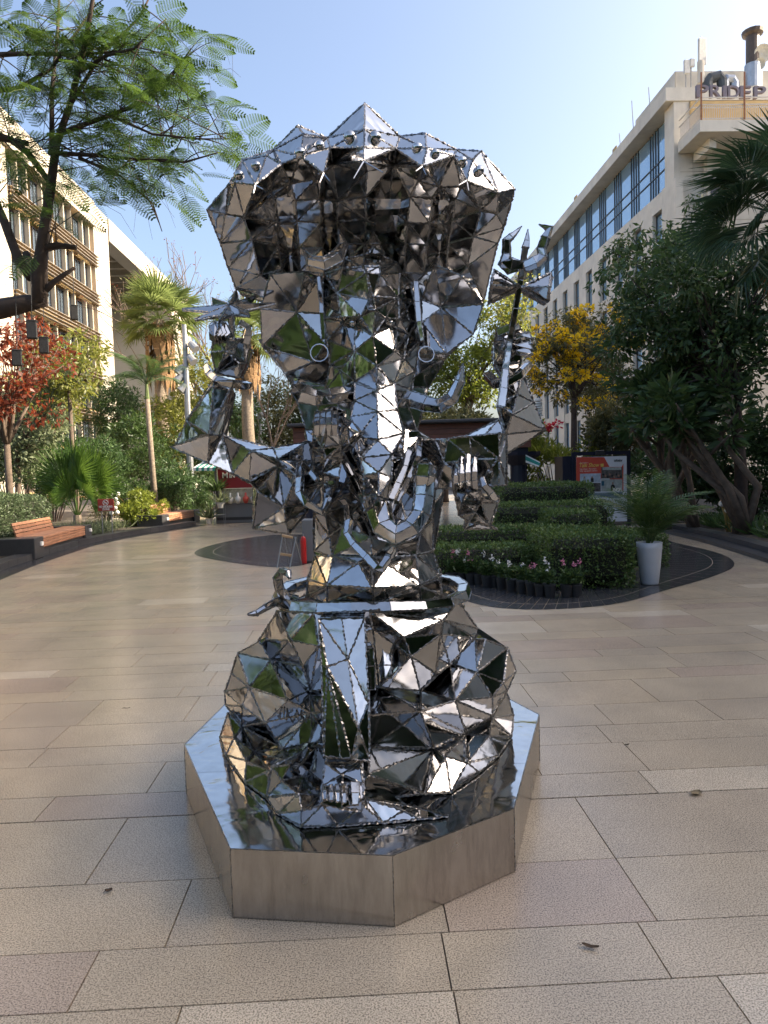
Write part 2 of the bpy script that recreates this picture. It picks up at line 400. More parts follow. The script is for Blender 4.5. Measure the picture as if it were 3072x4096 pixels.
# balcony and its parapet
BALF = plain('balcony_floor', (.5, .45, .36), .8)
upart('balcony', CREAMB, HB, H+.2, H+18, 42.4, HV+.29, 21.12, 21.78)
upart('balcony_door', CURT, HB, H+2.6, H+4.2, HV+.30, HV+.37, 21.79, 23.7)
upart('warm_lit_panel', YSTONE, HB, H+1.0, H+17, HV+.28, HV+.39, 21.785, 24.3)  # honey colour here stands for the warm light on this wall
for k in range(4): upart('balcony_bracket', CREAMB, HB, H+1.2+3.4*k, H+1.6+3.4*k, 43.2, HV+.28, 20.5, 21.118)
RAIL = plain('grey_painted_rail', (.45, .42, .38), .5, .2); RUST = plain('rusty_iron', (.25, .11, .06), .8, .2, .3, 8)
for z in (21.86, 22.66, 23.06): upart('handrail', RAIL, HB, H+.25, H+16, 42.45, 42.51, z, z+.06); upart('handrail', RAIL, HB, H+.25, H+.31, 42.52, HV+.25, z, z+.06)
for k in range(120):
    upart('baluster', RAIL, HB, H+.3+.13*k, H+.33+.13*k, 42.465, 42.495, 21.78, 22.66)
for k in range(20): upart('baluster', RAIL, HB, H+.265, H+.295, 42.6+.13*k, 42.63+.13*k, 21.78, 22.66)
for k in (0, 2.6, 5.6): upart('rail_post', RUST, HB, H+.24+k, H+.32+k, 42.38, 42.44, 21.78, 24.5)
# roof structures
upart('penthouse', CREAMB, HB, H+1.0, H+17, HV+2.4, HV+9, HZ+.002, HZ+2.1)
for x in (1.0, 3.4, 6.1, 8.6): upart('wall_joint', GREYP, HB, H+x, H+x+.04, HV+2.385, HV+2.398, HZ+.01, HZ+2.08)
DUCT = plain('galvanised_duct', (.4, .42, .45), .4, .7, .15, 3); DUCTD = plain('dark_tarpaulin', (.06, .07, .08), .6, 0, .3, 2)
def rp(px, py, Y=HV+2.0): return WY(px, py, Y)
mb = MB(); a = rp(2825, 310); b_ = rp(2890, 300); mb.tube([a+Vector((.1, 0, -1.1)), a+Vector((.05, 0, -.35)), a+Vector((.25, 0, -.08)), b_+Vector((-.25, 0, -.08)), b_+Vector((-.02, 0, -.35)), b_+Vector((0, 0, -1.1))], .34, 12); mb.build('duct', DUCTD, HB)
mb = MB(); a = rp(2895, 312); b_ = rp(2938, 312); mb.tube([a+Vector((0, 0, -1.0)), a+Vector((.05, 0, -.3)), a+Vector((.2, 0, -.1)), b_+Vector((-.15, 0, -.1)), b_+Vector((0, 0, -.35)), b_+Vector((0, 0, -1.2))], .30, 12); mb.build('duct', DUCT, HB)
c = rp(3010, 318); CH = MB().lathe(c, [(.48, -.6), (.48, .9)], 14).build('chimney', DUCT, HB); c2 = c+Vector((0, 0, .9)); MB().lathe(c2, [(.40, 0), (.40, 1.75), (.62, 1.85), (.66, 2.05), (.3, 2.2)], 14).build('chimney_cap', plain('brown_flue', (.10, .075, .06), .5, .3), CH)
for px, py, w_, h_ in ((2808, 207, .52, 1.62), (2747, 268, .40, .85), (2768, 252, .34, .5)):
    c = rp(px, py); MB().cbox(c, (w_, .18, h_), .03, rz=.15).build('antenna_panel', plain('antenna_white', (.62, .60, .55), .5), HB)
    zb = HZ; MB().tube([Vector((c.x, c.y+.15, zb)), Vector((c.x, c.y+.15, c.z+h_*.62))], .045, 6).build('antenna_mast', RAIL, HB)
c = rp(2803, 285); MB().lathe(c+Vector((0, 0, -.75)), [(.22, 0), (.22, 1.35)], 12).build('antenna_drum', CREAM, HB)
for px, py, r in ((3052, 213, .55), (3040, 255, .35)):
    c = rp(px, py, HV+1.6); dsh = MB(); n = 16
    prof = [(.02, .12), (.5*r, .09), (r, 0), (r*1.02, .03)]
    R_ = Matrix.Rotation(PI/2+.25, 3, 'X'); mbd = MB().lathe((0, 0, 0), [(p, -z) for p, z in prof], n, cap=False); dsh.add([c+R_@v for v in mbd.V], mbd.F)
    d_ = dsh.build('satellite_dish', plain('dish_cream', (.6, .56, .46), .5), HB); MB().tube([Vector((c.x, c.y+.2, HZ)), Vector((c.x, c.y+.2, c.z))], .05, 6).build('dish_mast', RAIL, d_)
# rooftop parapet panels and solar array, set back
for k in range(22):
    v = 53+2*k
    upart('parapet_panel', WHITEW, HB, H+.6, H+.68, v+.02, v+1.98, HZ+.002, HZ+1.25)
    if k % 5 == 2: upart('parapet_post', YSTONE, HB, H+.52, H+.597, v-.3, v+.5, HZ+.002, HZ+1.5)
for k in range(5):
    mb = MB(); c = uv(H+1.5, 50.5+1.1*k, HZ+.9+.1*(k % 2)); mb.box(c, (1.6, 1.0, .05), 0, YAW, Matrix.Rotation(YAW, 3, 'Z')@Matrix.Rotation(.5, 3, 'X')); mb.build('solar_panel', DARKP, HB)
for v, h in ((53, 3.2), (55.5, 2.0), (50, 2.6)): MB().tube([uv(H+.5, v, HZ), uv(H+.45, v+.3, HZ+h)], .03, 5).build('antenna_mast', RAIL, HB)
# sign letters
def text_mesh(txt, size, depth, shear=0, bold=0.0, spacing=1.0, res=3):
    cu = bpy.data.curves.new('t', 'FONT'); cu.body = txt; cu.size = size; cu.extrude = depth; cu.shear = shear; cu.offset = bold; cu.space_character = spacing; cu.resolution_u = res
    o = bpy.data.objects.new('t', cu); COL.objects.link(o)
    dg = bpy.context.evaluated_depsgraph_get(); me = bpy.data.meshes.new_from_object(o.evaluated_get(dg)); bpy.data.objects.remove(o); bpy.data.curves.remove(cu)
    return me
def text_obj(name, txt, loc, rot, size, depth, mat, parent, bold=0, shear=0, center=False, spacing=1.0, fitw=None, **kw):
    me = text_mesh(txt, size, depth, shear, bold, spacing); me.name = name; me.materials.clear(); me.materials.append(mat)
    xs = [v.co.x for v in me.vertices]
    if not xs: return None
    w_ = max(xs)-min(xs)
    sx = fitw/w_ if fitw else 1.0
    off = (min(xs)+max(xs))/2 if center else min(xs)
    R_ = Matrix(rot) if not isinstance(rot, Matrix) else rot
    org = ORG.get(parent.name, Vector()) if parent else Vector()
    for v in me.vertices: v.co = Vector(loc)+R_@Vector(((v.co.x-off)*sx, v.co.y, v.co.z))-org
    me.update(); o = link(name, me, parent); ORG[o.name] = org
    for k_, v_ in kw.items(): o[k_] = v_
    return o
FACE = lambda a: Matrix.Rotation(a, 3, 'Z')@Matrix.Rotation(PI/2, 3, 'X')
SIGNM = plain('violet_grey_letters', (.13, .11, .14), .5)
PL = WY(2806, 364, 43.9); PR = WY(3033, 366, 43.9)
x = 0
for ch, px0, px1 in (('P', 2806, 2858), ('R', 2862, 2910), ('I', 2916, 2932), ('D', 2936, 2985), ('E', 2987, 3033), ('P', 3045, 3095)):
    a = WY(px0, 364, 43.9); b_ = WY(px1, 364, 43.9)
    text_obj('sign_letter', ch, (a.x, 43.9+.0384*a.x, a.z), FACE(YAW), 1.02, .10, SIGNM, HB, .014, fitw=(b_.x-a.x))
upart('sign_frame', RAIL, HB, H+.6, H+12, HV-.72, HV-.64, 23.4, 23.46)
# ---- out of frame: right block added for shade; behind, the building the steel reflects
SB = empty('added_shade_block', uv(27, 8), 'unseen cream block added along the right to keep the promenade in shade', 'building')
upart('wall', CREAMB, SB, 27, 40, -28, 21.99, 0, 22.5); upart('lower_shade_wing', CREAMB, SB, 27, 40, 22, 37, 0, 20.5)  # added block in two heights, shaped for where its shade ends
for k in range(15):
    for j in range(6): upart('window', GLASSD, SB, 26.93, 26.98, -26+4*k, -23.6+4*k, 2+3.9*j, 4.6+3.9*j) if 4.6+3.9*j < 12 else None
RB = empty('rear_building', uv(0, -40), 'blue-grey glazed building behind the photographer, closing the promenade', 'building')
upart('wall', GREYP, RB, -32, 32, -52, -40.1, 0, 17)
for k in range(12):
    for j in range(4): upart('glass_pane', GLASSB, RB, -31.5+5.3*k, -26.4+5.3*k, -40.07, -40.0, .6+3.95*j, 4.3+3.95*j)
# ================================================================ kerbs, beds, dark paving
BEDM = plain('planting_soil', (.055, .045, .032), .95, 0, .3, 3, .5, 25)
def off(poly, d):
    """offset an open ground line sideways (to the left of its direction)"""
    out = []
    for i, p in enumerate(poly):
        t = (poly[min(i+1, len(poly)-1)]-poly[max(i-1, 0)]).normalized(); out.append(p+Vector((-t.y, t.x, 0))*d)
    return out
def band(mb, A, B, z0, z1=None, m=0):
    """strip between two lines at height z0, or a solid between z0 and z1"""
    z1 = z0 if z1 is None else z1
    for i in range(len(A)-1):
        a, b_, c, d = A[i], A[i+1], B[i+1], B[i]
        if z1 == z0: mb.add([Vector((p.x, p.y, z0)) for p in (a, b_, c, d)], [(0, 1, 2, 3)], m)
        else:
            V = [Vector((p.x, p.y, z)) for z in (z0, z1) for p in (a, b_, c, d)]
            mb.add(V, [(3, 2, 1, 0), (4, 5, 6, 7), (0, 1, 5, 4), (1, 2, 6, 5), (2, 3, 7, 6), (3, 0, 4, 7)], m)
def resample(L, n):
    d = [0]
    for a, b_ in zip(L, L[1:]): d.append(d[-1]+(b_-a).length)
    out = []
    for k in range(n):
        s = d[-1]*k/(n-1); i = max(j for j in range(len(d)) if d[j] <= s+1e-9); i = min(i, len(L)-2)
        f = (s-d[i])/max(d[i+1]-d[i], 1e-9); out.append(L[i].lerp(L[i+1], f))
    return out
Z1 = lambda x, y: GZ(x*.663, 2000+y*.663)
kl = [Z1(-320, 660), Z1(-60, 510), Z1(0, 483), Z1(200, 400), Z1(400, 330), Z1(560, 278), Z1(750, 235), Z1(900, 208), Z1(1050, 186), Z1(1180, 163), Z1(1250, 152)]
kl = resample(kl, 34)
strip = off(kl, .42); kt = off(kl, .78); KH = .14
kerb_l = empty('kerb', kl[12], kind='structure'); 
for i in range(len(kl)-1):
    def seg(a, g=.004):
        t = (a[i+1]-a[i]).normalized()*g; return [a[i]+t, a[i+1]-t]
    mb = MB(); band(mb, seg(kl), seg(strip), .0, .005); mb.build('border_slab', BLACKG, kerb_l)
    mb = MB(); band(mb, seg(strip), seg(kt), 0, KH); mb.build('kerbstone', BLACKK, kerb_l)
bl = off(kl, .783); bl2 = off(kl, 30)
mb = MB(); band(mb, bl, [Vector((min(p.x-.1, -30), p.y+4, 0)) for p in bl2], KH-.03); mb.build('left_planting_bed', BEDM, kind='structure')
Z8 = lambda x, y: GZ(1700+x*.827, 1100+y*.827)
kr = [Z8(1850, 1450), Z8(1659, 1393), Z8(1500, 1340), Z8(1350, 1294), Z8(1195, 1256), Z8(1120, 1237)]
kr = resample(kr, 16); kr_in = off(kr, -.3); kr_t = off(kr, -.62)
kerb_r = empty('kerb', kr[6], kind='structure')
for i in range(len(kr)-1):
    mb = MB(); band(mb, [kr[i], kr[i+1]], [kr_in[i], kr_in[i+1]], 0, .07); mb.build('kerbstone', BLACKK, kerb_r)
    mb = MB(); band(mb, [kr_in[i], kr_in[i+1]], [kr_t[i], kr_t[i+1]], 0, .17); mb.build('kerbstone', BLACKK, kerb_r)
krb = off(kr, -.623)
mb = MB(); band(mb, krb, [Vector((40, p.y-2, 0)) for p in krb], .14); mb.add([Vector((5.4, 20, .012)), Vector((40, 20, .012)), Vector((40, 60, .012)), Vector((5.0, 60, .012))], [(0, 1, 2, 3)]); mb.build('right_planting_bed', BEDM, kind='structure')
# dark paving round the hedged planter on the right
def dark_area(outer, name, inset_w, inlay=True, base=None):
    """outer: closed ring of ground points"""
    o = [Vector((p.x, p.y, 0)) for p in outer]; n = len(o); cen = sum(o, Vector())/n
    r2 = [p+(cen-p).normalized()*inset_w for p in o]
    root = empty(name, cen, kind='structure')
    for i in range(n):
        j = (i+1) % n
        t = (o[j]-o[i]).normalized()*.003; mb = MB(); mb.add([(*(o[i]+t).xy, .0045), (*(o[j]-t).xy, .0045), (*(r2[j]-t*1.2).xy, .0045), (*(r2[i]+t*1.2).xy, .0045)], [(0, 1, 2, 3)]); mb.build('paving_slab', BLACKG, root)
    r3 = [p+(cen-p).normalized()*.012 for p in r2]
    if inlay: mb = MB(); mb.add([(*p.xy, .0042) for p in r2]+[(*p.xy, .0042) for p in r3], [(i, (i+1) % n, n+(i+1) % n, n+i) for i in range(n)]); mb.build('inlay_line', SLABS[4], root)
    r4 = r3
    for i in range(n):
        j = (i+1) % n; t = (r4[j]-r4[i]).normalized()*.003
        q = [r4[i]+t, r4[j]-t, r4[j].lerp(cen, .4)-t, r4[i].lerp(cen, .4)+t]; mb = MB(); mb.add([(*p.xy, .0045) for p in q], [(0, 1, 2, 3)]); mb.build('paving_slab', BLACKG, root)
    mb = MB(); mb.add([(*p.lerp(cen, .402).xy, .0044) for p in r4], [tuple(range(n))]); mb.build('bed_base', base or BEDM, root)
    return root
def smooth_ring(P, k=2):
    for _ in range(k):
        Q = []
        for i in range(len(P)):
            a, b_ = P[i], P[(i+1) % len(P)]; Q += [a.lerp(b_, .25), a.lerp(b_, .75)]
        P = Q
    return P
ring_r = [Z8(60, 1520), Z8(250, 1600), Z8(480, 1622), Z8(720, 1615), Z8(960, 1590), Z8(1180, 1520), Z8(1400, 1460), Z8(1520, 1405), Z8(1440, 1345), Z8(1180, 1290), Vector((6.4, 17.6, 0)), Vector((3.6, 19.2, 0)), Vector((0, 17.6, 0)), Vector((-.6, 13.0, 0))]
dark_area(smooth_ring(ring_r, 2), 'dark_paving', .34)
ring_l = [Z1(1165, 328), Z1(1190, 300), Z1(1300, 265), Z1(1480, 230), Z1(1700, 205), Z1(1950, 215), Z1(2050, 260), Z1(1980, 340), Z1(1850, 395), Z1(1659, 410), Z1(1400, 380), Z1(1230, 350)]
dark_area(smooth_ring(ring_l, 2), 'dark_paving', .4, True, BLACKG)
# ================================================================ benches
WOOD = [plain('teak_slat', (.42, .20, .11), .45, 0, .18, 5, .15, 60), plain('teak_slat_pale', (.47, .235, .135), .5, 0, .18, 5, .15, 60)]
LAMPG = plain('frosted_lamp', (.85, .84, .8), .3)
def bench(A, B, label, blockfirst=True):
    A = Vector((A.x, A.y, 0)); B = Vector((B.x, B.y, 0)); t = (B-A).normalized(); nrm = Vector((-t.y, t.x, 0)); L = (B-A).length; rz = math.atan2(t.y, t.x)
    if nrm.x > 0: nrm = -nrm          # towards the planting
    root = empty('bench', A, label, 'bench', 'wooden benches along the left kerb')
    P = lambda s, d, z: A+t*s+nrm*d+Vector((0, 0, z))
    bw = .55
    for s0 in (0, L-bw):
        mb = MB(); mb.cbox(P(s0+bw/2, .42, .24), (bw, .86, .46), .012, rz=rz); o = mb.build('end_block', BLACKK, root)
        MB().cbox(P(s0+bw/2+.1, -.03, .32), (.12, .05, .09), .008, rz=rz).build('marker_light', LAMPG, o)
    MB().box(P(L/2, .42, .115), (L-2*bw-.02, .72, .21), 0, rz).build('base', BLACKK, root)
    s0, s1 = bw+.01, L-bw-.01; Ls = s1-s0
    for k in range(4):   # front riser and seat
        MB().cbox(P((s0+s1)/2, .02, .25+.062*k), (Ls, .04, .054), .005, rz=rz).build('slat', WOOD[k % 2], root)
    for k in range(6): MB().cbox(P((s0+s1)/2, .09+.085*k, .455), (Ls, .076, .035), .005, rz=rz).build('slat', WOOD[(k+1) % 2], root)
    R_ = Matrix.Rotation(rz, 3, 'Z')
    tilt = Matrix.Rotation(-.28 if nrm.dot(R_@Vector((0, 1, 0))) > 0 else .28, 3, 'X')
    for k in range(4):
        MB().cbox(P((s0+s1-.7)/2, .58+.024*k, .50+.080*k), (Ls-.7, .035, .071), .005, mat=R_@tilt).build('back_slat', WOOD[k % 2], root)
    for s in (s0+.3, (s0+s1)/2, s1-1.0): MB().box(P(s, .66, .58), (.05, .04, .33), mat=R_@tilt).build('back_support', BLACKK, root)
    return root
ZC = lambda x, y, z=0: GZ(x*.7353, 1700+y*.7353, z)
bench(ZC(190, 735), ZC(500, 632), 'nearer slatted wooden bench with black stone ends in front of the clipped hedge')
bench(GZ(650, 2119), GZ(800, 2087), 'farther slatted wooden bench below the grey spotlight pole')
# ================================================================ no smoking sign and globe lamps
REDS = plain('sign_red', (.36, .045, .03), .45, 0, .1, 4); WHT = plain('sign_white', (.75, .72, .66), .5, 0, .04); METAL = plain('grey_steel_pole', (.30, .31, .32), .45, .6, .1, 3)
GOLD = plain('brass_stem', (.55, .38, .14), .35, .8); GLOBE = plain('opal_globe', (.82, .80, .74), .25, 0, .03)
def facing(p): return math.atan2(p.x, p.y)*-1+0.0
SY = 20.2
c = WY(.7353*576, 1700+.7353*435, SY); sg = empty('no_smoking_sign', (c.x, c.y, .11), 'red square sign with white NO SMOKING ZONE lettering beside the globe lamps', 'sign')
sgw, sgh = 65*SY/FPX, 48*SY/FPX; ry = -facing(c)*0-.05
MB().cbox(c, (sgw, .03, sgh), .004, rz=ry).build('panel', REDS, sg)
Rf = FACE(ry); q = c+Vector((0, -.02, 0))
text_obj('lettering', 'NO SMOKING', q+Vector((0, 0, -sgh*.23)), Rf, .085, .004, WHT, sg, .002, center=True, fitw=sgw*.84)
text_obj('lettering', 'ZONE', q+Vector((0, 0, -sgh*.43)), Rf, .08, .004, WHT, sg, .002, center=True)
pc = q+Vector((0, 0, sgh*.19)); r_ = sgh*.22
MB().tube([pc+Rf@Vector((r_*math.cos(a), r_*math.sin(a), .004)) for a in np.linspace(0, 2*PI, 25)[:-1]], .009, 5, closed=True).build('prohibition_ring', WHT, sg)
MB().tube([pc+Rf@Vector((-r_*.7, r_*.7, .004)), pc+Rf@Vector((r_*.7, -r_*.7, .004))], .008, 5).build('prohibition_bar', WHT, sg)
MB().box(pc+Rf@Vector((0, -.005, .003)), (r_*1.2, .006, .022), rz=ry).build('cigarette_symbol', WHT, sg)
for s in (-.3, .3): MB().tube([Vector((c.x+s*sgw, c.y+.03, .1)), Vector((c.x+s*sgw, c.y+.03, c.z+sgh*.4))], .015, 6).build('post', METAL, sg)
def globes(name, label, pts, r, Y, base, group):
    g = empty(name, (base.x, base.y, .12), label, 'lamp', group)
    for px, py in pts:
        c = WY(px, py, Y+random.uniform(-.15, .15)); b_ = Vector((base.x+(c.x-base.x)*.35, base.y, .12))
        s = MB().tube([b_, b_.lerp(c, .5)+Vector((0, 0, .05)), c+Vector((0, 0, -r))], .012, 6).build('stem', GOLD, g)
        MB().ball(c, r, 8).build('globe', GLOBE, s, smooth=True)
    return g
globes('globe_lamp', 'cluster of white globe lamps on brass stems behind the red sign', [(.7353*x, 1700+.7353*y) for x, y in ((601, 375), (642, 376), (629, 404), (616, 408), (638, 426), (627, 452), (606, 478), (638, 476))], .068, 21.9, GZ(.7353*622, 1700+.7353*525), 'globe lamps in the planting')
globes('globe_lamp', 'cluster of white globe lamps under the dark trees right of the planter', [(1700+.827*x, 1100+.827*y) for x, y in ((1440, 995), (1480, 1033), (1441, 1070), (1436, 1106), (1465, 1137), (1497, 1100))], .073, 15.8, WY(1700+.827*1475, 2160, 15.8), 'globe lamps in the planting')
# ================================================================ lamp posts with spotlights
SPOT = plain('spotlight_grey', (.33, .34, .35), .4, .4); LENS = plain('spotlight_lens', (.6, .65, .7), .1)
def pole(px0, py0, px1, py1, Y, r, label, spots):
    a = WY(px0, py0, Y); b_ = WY(px1, py1, Y); b_ = Vector((a.x+(b_.x-a.x)*.0, a.y, b_.z)); a.z = 0
    p = empty('spotlight_pole', (a.x, a.y, 0), label, 'light pole', 'grey poles with spotlights')
    MB().tube([a, a.lerp(b_, .5), b_], [r*1.15, r, r*.75], 10).build('pole', METAL, p)
    MB().lathe(a+Vector((0, 0, .0)), [(r*2, .1), (r*2, .16), (r*1.2, .2)], 10).build('base_plate', METAL, p)
    for x, y in spots:
        c = WY(x, y, Y); s = 1 if c.x > a.x else -1
        o = MB().tube([Vector((a.x, a.y, c.z)), Vector((c.x, a.y-.05, c.z))], .035, 6).build('spot_bracket', SPOT, p)
        R_ = Vector((s*.55, -.25, -.62)).normalized(); MB().tube([c-R_*.24, c-R_*.12, c+R_*.22], [.10, .17, .19], 12).build('spotlight', SPOT, o)
    return p
Zp = lambda x, y: (x*.7836, 1150+y*.7836)
pole(770, 2070, Zp(938, 190)[0]+12, Zp(938, 190)[1], 31, .135, 'nearest grey spotlight pole, standing behind the farther bench', [Zp(985, 300), Zp(975, 365), Zp(922, 420), Zp(918, 462), Zp(938, 510)])
pole(918, 2010, 905, 1560, 44, .13, 'grey pole half hidden behind the raised arm of the statue', [])
pole(1052, 2000, 1040, 1440, 50, .14, 'farthest grey pole, in front of the dark trees left of the statue', [(1028, 1560), (1030, 1620), (1046, 1655)])
# ================================================================ jewellery kiosk
KG = plain('kiosk_grey', (.16, .165, .17), .5, 0, .05, 2); KR = plain('kiosk_red', (.22, .012, .015), .4, 0, .06, 2); KC = plain('cream_trim', (.75, .68, .5), .5); GRN = plain('awning_green', (.03, .24, .19), .7); AWW = plain('awning_white', (.72, .70, .64), .7)
KY = 25.0
a = WY(810, 2075, KY); xl = WY(862, 2000, KY).x; xr = WY(1330, 2000, KY).x; zt = WY(900, 1850, KY).z; zc = WY(900, 2015, KY).z; zs = WY(900, 1955, KY).z; zr0 = WY(900, 1874, KY).z
K = empty('kiosk', ((xl+xr)/2, KY, 0), 'small grey jewellery kiosk with a red sign, partly hidden by the raised arm', 'kiosk')
MB().cbox(((xl+xr)/2, KY+1.2, zc/2), (xr-xl, 2.4, zc), .02).build('counter', KG, K)
MB().box(((xl+xr)/2, KY-.01, .16), (xr-xl-.05, .02, .1)).build('plinth_line', DARKP, K)
MB().box(((xl+xr)/2, KY+2.35, (zc+zt)/2+.15), (xr-xl, .08, zt-zc+.3)).build('back_wall', KC, K)
MB().cbox(((xl+xr)/2, KY+1.2, zt+.42), (xr-xl+.3, 2.7, .12), .02).build('roof', KG, K)
for x in (xl+.05, xr-.05): MB().box((x, KY+1.2, (zc+zt)/2+.15), (.1, 2.38, zt-zc+.32)).build('side_wall', KG, K)
S_ = MB().box(((xl+xr)/2, KY+.03, (zs+zr0)/2), (xr-xl-.22, .08, zr0-zs)).build('sign_board', KR, K)
for z in (zs, zr0): MB().box(((xl+xr)/2, KY-.02, z), (xr-xl-.2, .03, .03)).build('sign_trim', KC, S_)
MB().box((xl+.10, KY-.02, (zs+zr0)/2), (.03, .03, zr0-zs-.032)).build('sign_trim', KC, S_)
p = WY(890, 1912, KY-.04); text_obj('lettering', 'M', p, FACE(0), .28, .012, KC, S_, .004); text_obj('lettering', 'IN', p+Vector((.25, 0, 0)), FACE(0), .20, .012, KC, S_, .004)
MB().box(((xl+xr)/2, KY+.02, (zc+zs)/2), (xr-xl-.22, .02, zs-zc-.02)).build('display_glass', GLASSD and plain('display_case', (.42, .38, .28), .2, 0, .3, 9), K)
BUST = plain('bust_cream', (.7, .66, .58), .5); RB_ = plain('bust_red', (.55, .08, .05), .5)
for k in range(6):
    c = Vector((xl+.28+.27*k, KY-.12, zc+.0)); mt = RB_ if k in (3,) else BUST
    MB().lathe(c, [(.05, 0), (.10, .1), (.11, .2), (.04, .27), (.035, .36), (.03, .38)], 10).build('necklace_bust', mt, K, smooth=True)
for i in range(8):   # striped awning at the left side
    a0 = WY(772+11*i, 1868, KY-.9); b0 = WY(772+11*(i+1), 1868, KY-.9); w_ = b0.x-a0.x
    mb = MB(); V = [Vector((a0.x, KY-.9, a0.z-.02)), Vector((b0.x, KY-.9, a0.z-.02)), Vector((b0.x, KY+.6, a0.z+.22)), Vector((a0.x, KY+.6, a0.z+.22)), Vector((a0.x, KY-.9, a0.z-.13)), Vector((b0.x, KY-.9, a0.z-.13))]
    V += [v+Vector((0, .004, -.012)) for v in V[:4]]
    mb.add(V, [(0, 1, 2, 3), (4, 5, 1, 0), (6, 9, 8, 7)]); mb.build('awning_stripe', GRN if i % 2 else AWW, K)
# ================================================================ pavilion behind the statue
PW = plain('pavilion_wood', (.16, .062, .04), .5, 0, .2, 3, .1, 40); NAVY = plain('navy_paint', (.012, .014, .03), .4)
PY = 20.0
xl, xr = WY(1176, 1770, PY).x, WY(2122, 1770, PY).x; zt = WY(1700, 1697, PY).z; zb = WY(1900, 1795, PY).z
PV = empty('pavilion', ((xl+xr)/2, PY+2, 0), 'dark pavilion with a reddish plank fascia and navy columns behind the statue', 'pavilion')
for k in range(5):
    h = (zt-zb)/5; MB().cbox(((xl+xr)/2, PY, zb+h*(k+.5)), (xr-xl, .05, h-.008), .004).build('fascia_plank', PW, PV)
    MB().cbox((xr, PY+2.2, zb+h*(k+.5)), (.05, 4.3, h-.008), .004).build('fascia_plank', PW, PV); MB().cbox((xl, PY+2.2, zb+h*(k+.5)), (.05, 4.3, h-.008), .004).build('fascia_plank', PW, PV)
MB().cbox(((xl+xr)/2, PY+2.1, zt+.06), (xr-xl+.3, 4.8, .09), .02).build('roof', plain('bitumen_roof', (.05, .05, .055), .7), PV)
MB().box(((xl+xr)/2, PY+2.2, zb-.06), (xr-xl-.1, 4.2, .12)).build('ceiling', NAVY, PV)
for x in (WY(2083, 1900, PY).x, xl+.4, (xl+xr)/2):
    for y in (PY+.3, PY+4.1):
        o = MB().lathe((x, y, 0), [(.24, .005), (.24, zb-.5), (.62, zb-.22), (.64, zb-.12)], 14).build('column', NAVY, PV)
MB().box((xl+1.6, PY+2.4, 1.1), (2.2, 2.4, 2.2)).build('serving_counter', NAVY, PV)
AF = empty('awning_flap', WY(2120, 1860, PY-.4), 'green and white striped awning flap hanging at the right end of the pavilion', 'awning')
pts = [WY(2102, 1818, PY-.3), WY(2160, 1848, PY-.9), WY(2155, 1868, PY-.9), WY(2103, 1850, PY-.3)]
for i, mt in enumerate((AWW, GRN, AWW)):
    f0, f1 = (0, .18, .72)[i], (.18, .72, 1)[i]; q = [pts[0].lerp(pts[3], f0), pts[1].lerp(pts[2], f0), pts[1].lerp(pts[2], f1), pts[0].lerp(pts[3], f1)]
    q2 = [v+Vector((.01, .012, -.004)) for v in q]; MB().add(q+q2, [(0, 1, 2, 3), (7, 6, 5, 4), (0, 4, 5, 1), (1, 5, 6, 2), (2, 6, 7, 3), (3, 7, 4, 0)]).build('awning_stripe', mt, AF)
# louvred vent pole
VP = WY(2152, 1665, 25); vz = WY(2152, 1602, 25).z
V_ = empty('vent_bollard', (VP.x, VP.y, 0), 'white louvred mushroom vent standing left of the yellow flowering tree', 'vent')
MB().lathe((VP.x, VP.y, 0), [(.09, 0), (.09, VP.z)], 10).build('stand', METAL, V_)
for k in range(6): MB().lathe((VP.x, VP.y, VP.z+.085*k), [(.13, 0), (.17, .01), (.15, .06), (.12, .065)], 14).build('louvre_ring', WHT, V_)
MB().lathe((VP.x, VP.y, VP.z+.52), [(.17, 0), (.16, .05), (.10, .1), (.02, .12)], 14).build('cap', WHT, V_)
# ================================================================ poster stand
PSY = 19.6
def pz(x, y, dy=0): return WY(2200+.6303*x, 1750+.6303*y, PSY+dy)
PS = empty('poster_stand', (pz(320, 500).x, PSY, 0), 'black framed poster stand advertising a talk show behind the hedges', 'poster stand')
a, b_ = pz(150, 95), pz(500, 540); x0, x1, z1_ = a.x, b_.x, a.z
rz = 0.0
for x in (x0, x1): MB().box((x, PSY+.03, z1_/2), (.10, .12, z1_)).build('frame_post', NAVY, PS)
MB().box(((x0+x1)/2, PSY+.03, z1_-.04), (x1-x0-.101, .12, .09)).build('frame_rail', NAVY, PS)
MB().box(((pz(85, 0).x+pz(135, 0).x)/2, PSY+.5, z1_/2-.05), (.26, .9, z1_-.1)).build('side_cabinet', NAVY, PS)
MB().cbox((pz(312, 0).x, PSY-.05, z1_-.03), (.24, .06, .14), .01).build('clip', DARKP, PS)
px0, px1, pz1, pz0 = pz(163, 125).x, pz(482, 125).x, pz(300, 122).z, pz(300, 535).z
PO = MB().box(((px0+px1)/2, PSY-.045, (pz0+pz1)/2), (px1-px0, .012, pz1-pz0)).build('poster', plain('poster_white', (.70, .72, .76), .5, 0, .02), PS)
ORED = plain('poster_red', (.62, .085, .05), .5, 0, .03); PTEAL = plain('poster_teal', (.02, .10, .16), .5); PYEL = plain('poster_yellow', (.75, .55, .12), .5); PBLK = plain('poster_black', (.02, .02, .022), .5); PGRY = plain('poster_photo_pale', (.38, .42, .40), .5, 0, .35, 9); PPH = plain('poster_photo_crowd', (.10, .09, .085), .5, 0, .8, 14); PPB = plain('poster_photo_blue', (.45, .52, .6), .5, 0, .3, 8); SKIN = plain('printed_skin', (.35, .2, .14), .5)
def flat(pts, mt, d, name): MB().add([Vector((pz(x, y).x, PSY-.0515-d, pz(x, y).z)) for x, y in pts], [tuple(range(len(pts)))]).build(name, mt, PO)
